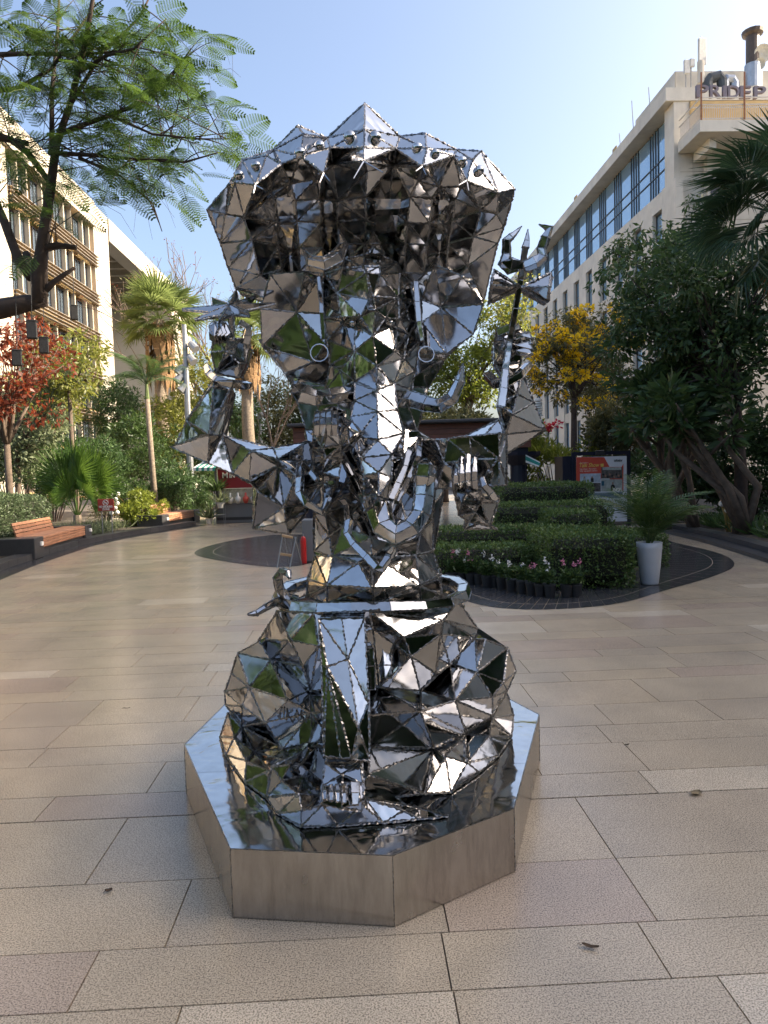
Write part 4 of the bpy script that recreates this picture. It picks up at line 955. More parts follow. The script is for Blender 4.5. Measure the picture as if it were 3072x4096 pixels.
# ---- seated legs and serpent coil
def rnd_(c, hw, back_, amp, pts):
    out = []
    for x, y, k in pts:
        if k != 'G': k = back_-amp*math.sqrt(max(0.0, 1-((x-c)/hw)**2))+k
        out.append((x, y, k))
    return mp('B', *out)
up_ = lambda *p: rnd_(800, 752, 14, 76, p); lo_ = lambda *p: rnd_(790, 757, 12, 84, p); lg_ = lambda *p: rnd_(795, 566, 6, 62, p)
relief('serpent_coil', lo_((78, 640, 14), (38, 762, 'G'), (68, 855, 'G'), (165, 992, 'G'), (275, 1072, 'G'), (700, 1100, 'G'), (1217, 1045, 'G'), (1362, 945, 'G'), (1460, 860, 'G'), (1528, 760, 'G'), (1538, 650, 2), (1503, 532, 14), (1430, 665, 18), (1290, 750, 20), (1130, 824, 20), (805, 826, 20), (535, 808, 20), (212, 836, 18), (150, 712, 18)),
       lo_((112, 765, -1), (172, 885, -2), (290, 935, -3), (1412, 755, 0), (1190, 862, -3), (1300, 895, -3), (795, 952, -6), (450, 905, -3), (1085, 1052, 0)), (75, .85))
COIL = relief('serpent_coil', up_((240, 275, 14), (128, 335, 4), (95, 440, 0), (62, 530, 0), (66, 600, 5), (150, 706, 10), (360, 824, 11), (640, 806, 11), (805, 817, 11), (1130, 816, 9), (1290, 741, 9), (1430, 656, 9), (1505, 525, 6), (1550, 425, 0), (1506, 308, 2), (1392, 265, 10), (1340, 262, 18), (1212, 388, 24), (1062, 522, 24), (850, 507, 20), (500, 522, 20), (296, 370, 17)),
       up_((186, 508, 2), (150, 606, -3), (385, 575, -4), (268, 690, -1), (500, 640, -1), (1350, 432, 7), (1485, 485, -3), (1240, 577, -5), (1062, 632, -6), (800, 652, -6), (1430, 560, -3)), (75, .85))
relief('serpent_tail', mp('B', (300, 915, -58), (455, 836, -54), (465, 962, -62), (548, 1060, -72), (780, 1075, -76), (1050, 1120, -70), (1217, 1047, -48), (1217, 1135, -52), (1200, 1168, 'G'), (1060, 1182, 'G'), (870, 1200, 'G'), (640, 1216, 'G'), (450, 1222, 'G'), (330, 1152, 'G'), (275, 1072, 'G')),
       mp('B', (352, 985, -68), (440, 1052, -78), (560, 1112, -85), (770, 1110, -84), (975, 1140, -76), (395, 905, -68), (455, 1140, -84)), (24, .85))
relief('seated_legs', lg_((330, 120, 6), (236, 268, 2), (296, 372, 6), (500, 528, 8), (850, 510, 8), (1062, 526, 4), (1212, 392, 2), (1342, 258, 4), (1352, 208, 4), (1255, 70, 4), (800, 120, 2), (520, 130, 2)),
       lg_((395, 268, -8), (820, 215, 8), (978, 252, -4), (1165, 237, -8), (1180, 165, 0), (1015, 352, -6), (925, 290, 7), (1142, 440, -3), (540, 300, -2), (460, 400, -3)), (60, .85))
# hanging cloth
relief('hanging_cloth', mp('B', (542, 160, -60), (660, 158, -61), (776, 155, -60), (797, 592, -73), (803, 886, -80), (710, 877, -81), (655, 870, -81), (568, 862, -80), (556, 400, -67)),
       mp('B', (690, 365, -67), (745, 715, -78), (585, 405, -69)), (16, .97), ((1, 9), (9, 3), (3, 10), (10, 4), (11, 6), (11, 5), (0, 11), (9, 10), (2, 9)))
# foot with toes
FOOT = relief('foot', mp('B', (575, 895, -78), (755, 890, -78), (768, 1000, -86), (770, 1085, -92), (765, 1140, -90), (660, 1130, -92), (552, 1100, -90), (560, 1010, -84)), mp('B', (660, 955, -82), (665, 1030, -90)), (10, 1))
for x, y0, y1 in ((572, 1020, 1085), (604, 1015, 1090), (636, 1012, 1095), (668, 1010, 1100), (722, 1008, 1110)):
    loft('toe', mp('B', (x, y0, -89), (x+2, (y0+y1)/2, -93), (x+3, y1, -95)), (12, 13, 10) if x < 700 else (26, 28, 20), 5, FOOT, .3, .0018)
loft('ankle_band', mp('B', (800, 310, -52), (808, 400, -54), (812, 520, -56)), (22, 22, 22), 4, None, PI/4, .003)
loft('cloth_fold', mp('B', (880, 305, -44), (885, 400, -48), (890, 465, -50)), (28, 26, 24), 5)
# ---- left upper arm, forearm, hand, discus
relief('upper_arm', mp('2', (60, 1320, -6), (385, 1222, -26), (495, 1226, -12), (920, 1330, -2), (1215, 1275, 12), (1240, 1440, 4), (1240, 1800, -2), (1050, 2046, -12), (750, 2000, -6), (750, 1640, -10), (580, 1545, -14), (380, 1457, -18)),
       mp('2', (735, 1352, -20), (955, 1425, -24), (720, 1612, -16), (1110, 1560, -28), (785, 1690, -26), (1005, 1822, -22), (1020, 1945, -22), (960, 1480, -14)), (14, .93))
relief('forearm', mp('L', (405, 1040, -16), (640, 1115, -8), (520, 1640, 0), (375, 1625, -27), (0, 1750, -8), (130, 1470, -14)), mp('L', (430, 1062, -26), (600, 1135, -19), (260, 1640, -20)), (12, .9))
LH = relief('hand', mp('L', (430, 570, -18), (590, 560, -22), (760, 570, -16), (838, 640, -10), (780, 830, -8), (700, 1000, -8), (450, 955, -12), (402, 712, -14)), mp('L', (575, 612, -27), (720, 850, -22), (560, 700, -26)), (12, .85))
for i, x in enumerate((412, 452, 492, 535)):
    loft('finger', mp('L', (x+28, 575, -20+i), (x+20, 500, -28+i), (x+10, 445, -26+i), (x+25, 405, -16+i)), (19, 20, 19, 15), 4, LH, PI/4, .0018)
loft('finger', mp('L', (720, 385, -18), (805, 440, -16), (800, 530, -15), (780, 620, -14)), (14, 16, 18, 20), 4, LH, PI/4, .0022)
loft('bracelet', mp('L', (350, 870, 0), (385, 960, -12), (470, 1030, -24), (620, 1065, -26), (760, 1080, -16), (815, 1075, -4)), (14, 17, 18, 18, 18, 16), 4, None, PI/4, .0022)
DISC = loft('discus_stem', mp('L', (625, 580, -16), (628, 430, -15), (622, 280, -14)), (14, 14, 12), 4, None, PI/4, .002)
tips = mp('L', (80, 245, 4), (220, 358, -20), (495, 375, -32), (830, 318, -20), (1120, 180, 0), (905, 95, 24), (680, 28, 34), (410, 122, 24))
cen = mp('L', (612, 250, -3))[0]; star_o = []
for i in range(8):
    star_o.append(tips[i]); a, b_ = tips[i], tips[(i+1) % 8]
    star_o.append(tuple(cen[k]+((a[k]+b_[k])/2-cen[k])*.52 for k in range(3)))
CW = w3(cen); SW = [w3(p) for p in star_o]; nrm = sum(((SW[i]-CW).cross(SW[(i+1) % 16]-CW) for i in range(16)), Vector()).normalized()
if nrm.z < 0: nrm = -nrm
mb = MB(); V = [p+nrm*.006 for p in SW]+[p-nrm*.006 for p in SW]+[CW+nrm*.03, CW-nrm*.03]
mb.add(V, [(i, (i+1) % 16, 32) for i in range(16)]+[((i+1) % 16+16, i+16, 33) for i in range(16)]+[(i, i+16, (i+1) % 16+16, (i+1) % 16) for i in range(16)])
DS = mb.build('discus', STEEL, STATUE)
sm_ = MB()
for i in range(16):
    bead(sm_, SW[i], SW[(i+1) % 16], .0035, .008)
    if i % 2 == 0: bead(sm_, V[i], V[32], .0028, .008); bead(sm_, V[i+16], V[33], .0028, .008)
sm_.build('weld_seam', SEAM, DS, kind='stuff')
# ---- right forearm, upper arm, hand with trident
relief('forearm', mp('R', (625, 1550, -10), (690, 1430, -4), (760, 1440, 2), (855, 1680, 2), (955, 1925, 0), (605, 2140, -4), (600, 1965, -20), (540, 1700, -16)), mp('R', (705, 1605, -16), (665, 1790, -28), (730, 1450, -2)), (12, .9))
relief('upper_arm', mp('R', (0, 2050, 14), (230, 1985, 12), (540, 1832, 6), (665, 1790, -24), (605, 1962, -20), (590, 2140, -10), (300, 2160, 4), (0, 2180, 10)), mp('R', (400, 1990, -14)), (14, .95))
RH = relief('hand', mp('R', (545, 1060, -14), (660, 1090, -10), (740, 1200, -10), (740, 1320, -10), (690, 1440, -10), (590, 1480, -10), (505, 1330, -8), (500, 1160, -8)), mp('R', (600, 1150, -20), (600, 1330, -18), (560, 1240, -22)), (10, .9))
for i, (y, r) in enumerate(((1085, 19), (1130, 21), (1180, 22), (1225, 20))):
    loft('finger', mp('R', (650, y-18, -14), (730, y-12, -24), (790, y+12, -24), (812, y+22, -14)), (r, r*1.1, r*1.05, r*.8), 4, RH, PI/4, .002)
loft('finger', mp('R', (545, 1105, -20), (560, 1060, -26), (640, 1030, -30), (710, 1015, -28)), (20, 22, 21, 17), 4, RH, PI/4, .002)
loft('bracelet', mp('R', (440, 1440, -2), (510, 1510, -14), (620, 1500, -22), (720, 1440, -16), (800, 1350, -4)), (18, 22, 20, 20, 16), 4, None, PI/4, .0022)
TR = loft('trident', mp('R', (560, 1720, -42), (582, 1560, -40), (600, 1390, -37), (636, 1150, -36), (690, 850, -38), (735, 600, -40), (778, 305, -43)), (21, 19, 16, 14, 13, 13, 14), 4, None, PI/4, .0024, None, .03)
loft('prong', mp('R', (778, 310, -43), (790, 250, -43), (800, 150, -43)), (18, 13, 1.5), 4, TR, PI/4, .002)
loft('prong', mp('R', (745, 470, -42), (640, 470, -43), (590, 440, -43), (612, 370, -43), (612, 245, -44), (650, 215, -44), (744, 124, -44)), (20, 34, 26, 18, 17, 15, 1.5), 5, TR, .4, .0022)
loft('prong', mp('R', (765, 480, -42), (860, 440, -43), (930, 390, -43), (920, 320, -43), (955, 220, -44), (988, 140, -44), (900, 106, -44)), (20, 27, 24, 21, 19, 17, 1.5), 5, TR, .4, .0022)
for o_, c_ in ((mp('R', (740, 655, -42), (500, 505, -38), (480, 640, -47), (464, 788, -38)), ()), (mp('R', (740, 655, -42), (1000, 530, -38), (1016, 580, -36), (985, 780, -38), (970, 795, -39)), mp('R', (990, 655, -48)))):
    relief('drum_cone', o_, c_, (7, .95), part_parent=TR, plates=False)
# ---- lower right arm: boxed cuff and raised open hand
CUFF = relief('cuff', mp('3', (520, 1490, -6), (640, 1490, -20), (865, 1468, -28), (1060, 1445, -32), (1110, 1460, -24), (1110, 1785, -24), (1060, 1790, -32), (900, 1800, -28), (650, 1812, -20), (520, 1800, -6)),
       mp('3', (700, 1640, -24), (720, 1485, -24), (880, 1620, -28), (1060, 1612, -32)), (14, 1.0))
RL = relief('hand', mp('3', (765, 1830, -38), (850, 1838, -42), (935, 1820, -38), (960, 1870, -32), (1060, 1860, -28), (1055, 1900, -26), (1000, 2055, -26), (860, 2030, -30), (795, 1985, -30)), mp('3', (820, 1905, -38), (940, 1905, -28), (900, 1960, -46)), (12, .85))
relief('wrist', mp('3', (860, 2020, -30), (1000, 2045, -26), (1045, 2075, -14), (835, 2075, -16)), mp('3', (930, 2040, -30)), (8, 1), part_parent=None)
for x, y0, y1, y2 in ((772, 1835, 1722, 1655), (812, 1838, 1712, 1610), (853, 1838, 1705, 1590), (895, 1832, 1700, 1612)):
    loft('finger', mp('3', (x+8, y0, -36), (x, y1+40, -44), (x-2, y1, -47), (x, (y1+y2)/2, -44), (x+2, y2, -40)), (16, 16, 15, 13, 11), 4, RL, PI/4, .002)
loft('thumb', mp('3', (1030, 1880, -26), (1000, 1830, -32), (960, 1790, -34), (945, 1740, -32)), (18, 17, 14, 10), 4, RL, PI/4, .002)
# ---- lower left hand with a sweet, bracelet, forearm
LF = relief('hand', mp('T', (330, 180, -24), (400, 80, -22), (480, 50, -18), (580, 90, -18), (575, 190, -28), (530, 290, -44), (545, 380, -42), (550, 490, -38), (390, 600, -34), (330, 590, -22), (310, 400, -26), (320, 290, -38)),
            mp('T', (450, 150, -36), (430, 215, -46), (430, 290, -46), (400, 400, -42), (420, 480, -42)), (16, .9))
for x in (335, 383, 431, 479):
    loft('finger', mp('T', (x+20, 110, -34), (x+16, 170, -44), (x+18, 225, -52), (x+20, 285, -50)), (14, 16, 17, 16), 4, LF, PI/4, .002)
loft('thumb', mp('T', (560, 170, -34), (640, 215, -44), (705, 275, -48), (630, 350, -46), (570, 410, -40)), (18, 17, 15, 15, 14), 4, LF, PI/4, .002)
relief('forearm', mp('T', (390, 595, -34), (550, 490, -36), (530, 640, -38), (500, 730, -32), (400, 905, -24), (290, 850, -20), (245, 720, -16)), mp('T', (400, 680, -42), (270, 790, -24)), (14, .9))
loft('bracelet', mp('T', (255, 520, -16), (215, 530, -24), (205, 650, -30), (200, 770, -32), (270, 860, -36), (390, 930, -36), (450, 800, -34)), (15, 16, 17, 17, 17, 17, 12), 4, None, PI/4, .0024)
loft('bracelet', mp('T', (240, 540, -26), (300, 600, -34), (350, 665, -38)), (13, 13, 13), 4, None, PI/4, .002)
# ---- small cobra at the waist
SN = loft('cobra', mp('4', (380, 260, -16), (330, 255, -22), (290, 205, -24), (280, 150, -26), (300, 110, -28)), (14, 18, 18, 19, 14), 5)
loft('cobra_head', mp('4', (300, 112, -28), (335, 120, -34), (345, 150, -36)), (15, 14, 5), 5, SN)
loft('cobra', mp('4', (350, 262, -12), (280, 270, -22), (210, 305, -28), (165, 335, -30), (125, 342, -32)), (13, 15, 14, 12, 5), 5)
# ---- hood eyes, forked tongues, raised weld lettering
BV = BVHTree.FromPolygons(SURF_V, SURF_F)
def surf(k, x, y):
    q = mp(k, (x, y, 0))[0]; d = ray(q[0], q[1]).normalized(); h = BV.ray_cast(CAM, d)
    return (h[0], h[1]) if h[0] is not None else (w3(q), Vector((0, -1, 0)))
for x, y, r in ((229, 388, 21), (303, 347, 22), (498, 290, 25), (585, 260, 24), (719, 221, 29), (829, 224, 29), (1016, 268, 24), (1096, 292, 20), (1213, 328, 23), (1290, 368, 22)):
    h, n_ = surf('1', x, y); rr = r*.9042*h.y/FPX
    MB().ball(h+(CAM-h).normalized()*rr*.5, rr, 9).build('eye', STEEL, HOOD, smooth=True)
for a, bs, d in (((780, 325), ((735, 402), (865, 376)), -46), ((602, 378), ((585, 420), (630, 414)), -40), ((1040, 348), ((1010, 370), (1056, 386)), -40), ((1235, 412), ((1200, 432), (1243, 456)), -33), ((300, 430), ((292, 468), (335, 450)), -32)):
    mb = MB(); A = w3(mp('1', (*a, d))[0])
    pts = [w3(mp('1', (*q, d-3))[0]) for q in bs]
    mb.tube([A+Vector((0, .01, .005)), A, pts[0]], (.0045, .0045, .002), 4); mb.tube([A+Vector((0, .012, .003)), A+Vector((0, .002, -.001)), pts[1]], (.004, .004, .002), 4)
    mb.build('tongue', STEEL, HOOD)
def strokes(k, polys, r=.0042):
    mb = MB()
    for pl in polys:
        for a, b_ in zip(pl, pl[1:]):
            A, B = surf(k, *a)[0], surf(k, *b_)[0]; bead(mb, A, B, r, .006, (CAM-A).normalized()*.002)
    return mb.build('weld_lettering', SEAM, COIL)
strokes('B', [[(322, 618), (340, 668), (352, 612)], [(366, 612), (362, 668)], [(382, 618), (378, 678)], [(408, 625), (384, 648), (412, 690)], [(408, 690), (430, 628), (440, 682)], [(414, 664), (436, 662)],
              [(470, 640), (455, 632), (448, 650), (466, 668), (460, 690), (446, 684)], [(480, 635), (478, 690)], [(506, 640), (504, 705)], [(478, 664), (506, 672)]])
# ================================================================ vegetation
rng = np.random.default_rng(11)
BARK = plain('bark_grey_brown', (.13, .095, .07), .9, 0, .3, 8, .6, 40); BARKD = plain('bark_dark', (.055, .038, .030), .9, 0, .3, 8, .6, 40); BARKP = plain('palm_bark', (.24, .19, .14), .9, 0, .35, 12, .6, 60); SKIRT = plain('dead_fronds', (.27, .16, .075), .9, 0, .4, 25, .5, 60)
STEMG = plain('green_stem', (.12, .16, .05), .6, 0, .2, 8)
L_DARK = leafmat('leaf_dark', (.026, .054, .02), (.09, .155, .05), .28, .38)
L_MID = leafmat('leaf_mid', (.03, .065, .018), (.085, .14, .04), .32, .42)
L_BRIGHT = leafmat('leaf_bright', (.12, .17, .025), (.30, .34, .06), .5, .45, (.35, .40, .06))
L_YG = leafmat('leaf_yellow_green', (.12, .15, .03), (.30, .31, .07), .5, .45, (.40, .40, .08))
L_PALE = leafmat('leaf_pale', (.10, .13, .06), (.26, .30, .17), .35, .5)
L_RED = leafmat('leaf_red', (.09, .022, .014), (.25, .075, .035), .40, .45, (.5, .10, .04))
L_FEATHER = leafmat('leaf_feathery', (.025, .065, .014), (.075, .14, .03), .40, .45, (.16, .26, .04))
L_HEDGE = leafmat('leaf_hedge', (.045, .082, .02), (.17, .245, .07), .20, .32)
L_HEDGEL = leafmat('leaf_hedge_light', (.055, .085, .04), (.16, .21, .11), .25, .42)
L_PALM = leafmat('leaf_fan_palm', (.05, .11, .018), (.11, .20, .04), .42, .38, (.22, .34, .05))
L_PALMD = leafmat('leaf_fan_palm_dark', (.02, .048, .022), (.055, .10, .045), .22, .38)
L_PALMG = leafmat('leaf_washingtonia', (.09, .13, .035), (.20, .25, .08), .38, .42)
L_OLIVE = leafmat('leaf_olive_brown', (.06, .068, .03), (.15, .15, .06), .35, .5)
F_YEL = leafmat('flower_yellow', (.80, .52, .01), (.92, .70, .03), .35, .5, (.9, .6, .02)); F_WHITE = leafmat('flower_white', (.70, .68, .66), (.85, .83, .82), .3, .5); F_PINK = leafmat('flower_pink', (.55, .12, .24), (.75, .35, .48), .3, .5); F_RED = leafmat('flower_red', (.45, .02, .04), (.6, .05, .08), .3, .5)
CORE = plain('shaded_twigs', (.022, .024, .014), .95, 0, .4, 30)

def unit(n):
    v = rng.normal(size=(n, 3)); return v/np.linalg.norm(v, axis=1, keepdims=True)
def leaves(P, D, size, aspect=.42, fold=.25, jit=.35):
    """folded diamond leaves at points P heading along D, two triangles each"""
    n = len(P); D = D/np.maximum(np.linalg.norm(D, axis=1, keepdims=True), 1e-6)
    r = unit(n); S = np.cross(D, r); S /= np.maximum(np.linalg.norm(S, axis=1, keepdims=True), 1e-6); N = np.cross(S, D)
    s = size*(1+jit*rng.uniform(-1, 1, size=(n, 1)))
    a = P; t = P+D*s-N*s*.10; l = P+D*s*.45+S*s*aspect*.5+N*s*fold*.3; r2 = P+D*s*.45-S*s*aspect*.5+N*s*fold*.3
    V = np.stack([a, l, t, r2], 1).reshape(-1, 3)
    i = np.arange(n)*4
    F = np.stack([i, i+1, i+2, i+3], 1)
    return V, F
def leaf_obj(name, P, D, size, mat, parent, aspect=.42, **kw):
    org = np.array(ORG.get(parent.name, Vector())) if parent is not None else np.zeros(3)
    V, F = leaves(np.asarray(P), np.asarray(D), size, aspect)
    o = link(name, fast_mesh(name, V-org, F, mat), parent, **kw); ORG[o.name] = Vector(org); return o
def clump_points(cs, rad, n, flat=.8):
    """n points in each clump"""
    cs = np.asarray(cs); k = len(cs); P = np.repeat(cs, n, 0); u = unit(k*n); r = rng.uniform(.25, 1, (k*n, 1))**.6
    rr = np.repeat(np.broadcast_to(np.asarray(rad), (k,)), n)[:, None]
    off_ = u*r*rr; off_[:, 2] *= flat
    return P+off_, u
def ell_points(c, r, n, shell=.55):
    u = unit(n); q = rng.uniform(shell, 1, (n, 1)); return np.asarray(c)+u*q*np.asarray(r)
def branchy(mb, base, tips, r0, r1=.012, mid=.45, wob=.15, n=6, share=4):
    """limbs from a base point to tips through shared forks"""
    base = Vector(base)
    tips = [Vector(t) for t in tips]; random.shuffle(tips)
    for g in range(0, len(tips), share):
        grp = tips[g:g+share]; c = sum(grp, Vector())/len(grp); fk = base.lerp(c, mid)+Vector((random.uniform(-wob, wob), random.uniform(-wob, wob), random.uniform(0, wob)))
        m1 = base.lerp(fk, .5)+Vector((random.uniform(-wob, wob), random.uniform(-wob, wob), random.uniform(-wob, wob)))*.6
        mb.tube([base, m1, fk], [r0, r0*.75, r0*.5], n)
        for t in grp:
            m2 = fk.lerp(t, .5)+Vector((random.uniform(-wob, wob), random.uniform(-wob, wob), random.uniform(-wob, wob)))*.7
            mb.tube([fk, m2, t], [r0*.42, r0*.25, r1], 5)
def tree(name, label, base, fork, crowns, mat, leaf=.12, nper=55, clump=.5, ncl=40, r0=.12, bark=None, cat='tree', group=None, aspect=.42, droop=.3, twigs=True, extra=None):
    """base and fork: trunk ends; crowns: list of (centre, radii, share)"""
    t = empty(name, base, label, cat, group)
    cs = []
    for c, r, sh in crowns: cs += list(ell_points(c, r, max(3, int(ncl*sh))))
    cs = np.array(cs)
    mb = MB(); b_ = Vector(base); f = Vector(fork); m = b_.lerp(f, .5)+Vector((random.uniform(-.1, .1), random.uniform(-.1, .1), 0))*(f-b_).length*.4
    mb.tube([b_+Vector((0, 0, -.1)), b_.lerp(m, .25), m, f], [r0*1.35, r0*1.05, r0*.9, r0*.75], 8)
    if twigs: branchy(mb, f, [tuple(c) for c in cs[::2]], r0*.62)
    mb.build('trunk', bark or BARK, t, smooth=True)
    P, D = clump_points(cs, clump*rng.uniform(.6, 1.3, len(cs)), nper)
    D = D*.9+rng.normal(size=D.shape)*.5; D[:, 2] -= droop
    leaf_obj('crown', P, D, leaf, mat, t, aspect)
    if extra:
        for nm, mt, k, sz, cnt in extra:
            idx = rng.choice(len(cs), k, replace=False); P2, D2 = clump_points(cs[idx]+unit(k)*clump*.7, .22, cnt); leaf_obj(nm, P2, D2, sz, mt, t, .7)
    return t
def shrub(name, label, c, r, mat, leaf=.08, n=2500, cat='shrub', group=None, ncl=40, aspect=.42, droop=.1, stems=True, clump=.28):
    c = Vector(c); t = empty(name, (c.x, c.y, .1), label, cat, group)
    P0 = ell_points(c, r, ncl, .5); P0[:, 2] = np.maximum(P0[:, 2], .2)
    P, D = clump_points(P0, clump*min(r), max(1, n//ncl)); P[:, 2] = np.maximum(P[:, 2], .12)
    D = D+rng.normal(size=D.shape)*.5; D[:, 2] -= droop-.2
    if stems:
        mb = MB()
        for p in P0[:14]: mb.tube([Vector((c.x+(p[0]-c.x)*.2, c.y+(p[1]-c.y)*.2, .08)), Vector(((p[0]+c.x)/2+.05, (p[1]+c.y)/2, p[2]*.5+.1)), Vector(p)], [.025, .016, .006], 5)
        mb.build('stem', BARKD, t)
    leaf_obj('foliage', P, D, leaf, mat, t, aspect); return t
# ---- fan palm frond mesh: folded blades round a hand, on a stalk along +X
def fan_mesh(name, mat, R=1.0, blades=34, spread=2.35, stalk=1.0, droop=.35, width=1.0, seed=1):
    rs = random.Random(seed); V = []; F = []
    def q(*p): V.append(p); return len(V)-1
    # stalk
    for i in range(2):
        pass
    s0 = [q(0, -.014, 0), q(0, .014, 0), q(stalk, .010, -.02), q(stalk, -.010, -.02), q(0, 0, .018), q(stalk, 0, .0)]
    F += [(0, 3, 2, 1), (0, 4, 5, 3), (1, 2, 5, 4)]
    for k in range(blades):
        a = -spread+2*spread*k/(blades-1)+rs.uniform(-.02, .02); L = R*(.72+.28*math.cos(a*.55))*rs.uniform(.93, 1.04)
        ca, sa = math.cos(a), math.sin(a); da = spread/(blades-1)*.98*width
        def pt(r, side, z): 
            aa = a+side; return (stalk+r*math.cos(aa), r*math.sin(aa), z)
        z = lambda r: -.02+.10*R*math.sin(abs(a)*.6)-droop*max(0, r-.35*R)**2/R+rs.uniform(-.01, .01)
        r1, r2 = .08*R, .52*L; tip_d = rs.uniform(.02, .16)*R*droop*2
        b_ = q(*pt(r1, 0, z(r1))); l1 = q(*pt(r2, -da, z(r2)+.012*R)); m1 = q(*pt(r2, 0, z(r2)-.012*R)); rr = q(*pt(r2, da, z(r2)+.012*R)); t = q(*pt(L, rs.uniform(-.02, .02), z(L)-tip_d))
        F += [(b_, m1, l1), (b_, rr, m1), (l1, m1, t), (m1, rr, t)]
    me = bpy.data.meshes.new(name); me.from_pydata(V, [], F); me.materials.append(mat); me.update(); return me
def orient(dirv, roll=0.0):
    x = Vector(dirv).normalized(); up = Vector((0, 0, 1)); y = up.cross(x)
    if y.length < .05: y = Vector((0, 1, 0))
    y.normalize(); z = x.cross(y); M = Matrix((x, y, z)).transposed(); return M@Matrix.Rotation(roll, 3, 'X')
def put(name, me, parent, loc, dirv, scale=1.0, roll=0.0):
    o = bpy.data.objects.new(name, me); COL.objects.link(o); o.parent = parent
    org = ORG.get(parent.name, Vector()); o.matrix_basis = Matrix.LocRotScale(Vector(loc)-org, orient(dirv, roll).to_quaternion(), Vector((scale,)*3)); return o
# ---- feather palm frond: rachis along +X bending down
def feather_mesh(name, mat, L=1.6, pairs=26, leaf=.42, bend=.5, width=.03, vee=.5, seed=2):
    rs = random.Random(seed); V = []; F = []
    def q(p): V.append(tuple(p)); return len(V)-1
    def rach(s): return Vector((L*(s-.10*s*s*bend), 0, L*(.25*s-bend*s*s*.75)))
    mb = MB(); mb.tube([rach(s) for s in np.linspace(0, 1, 7)], [.016, .014, .012, .01, .007, .005, .003], 4); V = [tuple(v) for v in mb.V]; F = list(mb.F)
    for k in range(pairs):
        s = .16+.83*k/(pairs-1); p = rach(s); t = (rach(min(1, s+.02))-rach(s-.02)).normalized(); ll = leaf*(math.sin(PI*(.12+.82*s))**.7)*rs.uniform(.9, 1.1)
        for sd in (-1, 1):
            d = (t*.55+Vector((0, sd*1.0, 0))+Vector((0, 0, vee*.5))).normalized(); n_ = t
            mid = p+d*ll*.5; tip = p+d*ll+Vector((0, 0, -ll*.35*rs.uniform(.7, 1.4)))+t*ll*.12
            a = q(p); b_ = q(mid+n_*width*.5); c = q(tip); e = q(mid-n_*width*.5); F += [(a, b_, c, e)]
    me = bpy.data.meshes.new(name); me.from_pydata(V, [], F); me.materials.append(mat); me.update(); return me
# ================================================================ hedges
def hedge(name, label, x0, x1, y0, y1, z1, mat, leaf=.042, dens=1500, group=None, z0=.0, rz=0.0, rnd=.07, ang=0.0, cat='hedge'):
    c = Vector(((x0+x1)/2, (y0+y1)/2, 0)); t = empty(name, (c.x, c.y, 0), label, cat, group)
    R_ = Matrix.Rotation(rz, 3, 'Z'); hx, hy = (x1-x0)/2, (y1-y0)/2
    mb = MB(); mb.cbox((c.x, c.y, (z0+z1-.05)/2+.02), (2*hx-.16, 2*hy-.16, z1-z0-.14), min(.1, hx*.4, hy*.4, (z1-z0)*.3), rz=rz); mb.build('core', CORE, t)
    faces = [((-1, 0, 0), 2*hy*(z1-z0)), ((1, 0, 0), 2*hy*(z1-z0)), ((0, -1, 0), 2*hx*(z1-z0)), ((0, 1, 0), 2*hx*(z1-z0)*.5), ((0, 0, 1), 4*hx*hy)]
    Ps, Ds = [], []
    for nn, A in faces:
        k = int(A*dens); u = rng.uniform(-1, 1, (k, 2)); nn = np.array(nn, float); P = np.zeros((k, 3)); zz = (z0+z1)/2; hz = (z1-z0)/2
        if nn[0]: P[:, 0] = nn[0]*hx; P[:, 1] = u[:, 0]*hy; P[:, 2] = zz+u[:, 1]*hz
        elif nn[1]: P[:, 1] = nn[1]*hy; P[:, 0] = u[:, 0]*hx; P[:, 2] = zz+u[:, 1]*hz
        else: P[:, 2] = z1; P[:, 0] = u[:, 0]*hx; P[:, 1] = u[:, 1]*hy
        # round the edges, and let the surface swell and sink
        q = P.copy(); rx, ry, rzz = hx-rnd, hy-rnd, hz-rnd
        inner = np.stack([np.clip(q[:, 0], -max(rx, .01), max(rx, .01)), np.clip(q[:, 1], -max(ry, .01), max(ry, .01)), np.clip(q[:, 2]-zz, -9, max(rzz, .01))+zz], 1)
        dd = q-inner; ln = np.maximum(np.linalg.norm(dd, axis=1, keepdims=True), 1e-6); q = inner+dd/ln*np.minimum(ln, rnd)
        wv = np.sin(q[:, 0]*5.1+q[:, 2]*7)*np.sin(q[:, 1]*4.3+q[:, 2]*3.1)*.018+rng.normal(size=k)*.016
        q += nn*wv[:, None]+(nn*0)
        q -= nn*np.abs(rng.normal(size=(k, 1)))*.025
        Ps.append(q); Ds.append(np.tile(nn, (k, 1))*.7+rng.normal(size=(k, 3))*.75+np.array([0, 0, .35]))
    P = np.concatenate(Ps); D = np.concatenate(Ds); M = np.array(R_); P = P@M.T; D = D@M.T; P[:, 0] += c.x; P[:, 1] += c.y; P[:, 2] = np.maximum(P[:, 2], .01)
    leaf_obj('foliage', P, D, leaf, mat, t, .55); return t
HG = 'clipped hedges of the stepped planter'
def hz_(zx0, zx1, zy, Y): 
    a = WY(1700+zx0*.827, 1100+zy*.827, Y); b_ = WY(1700+zx1*.827, 1100+zy*.827, Y); return a.x, b_.x, (a.z+b_.z)/2
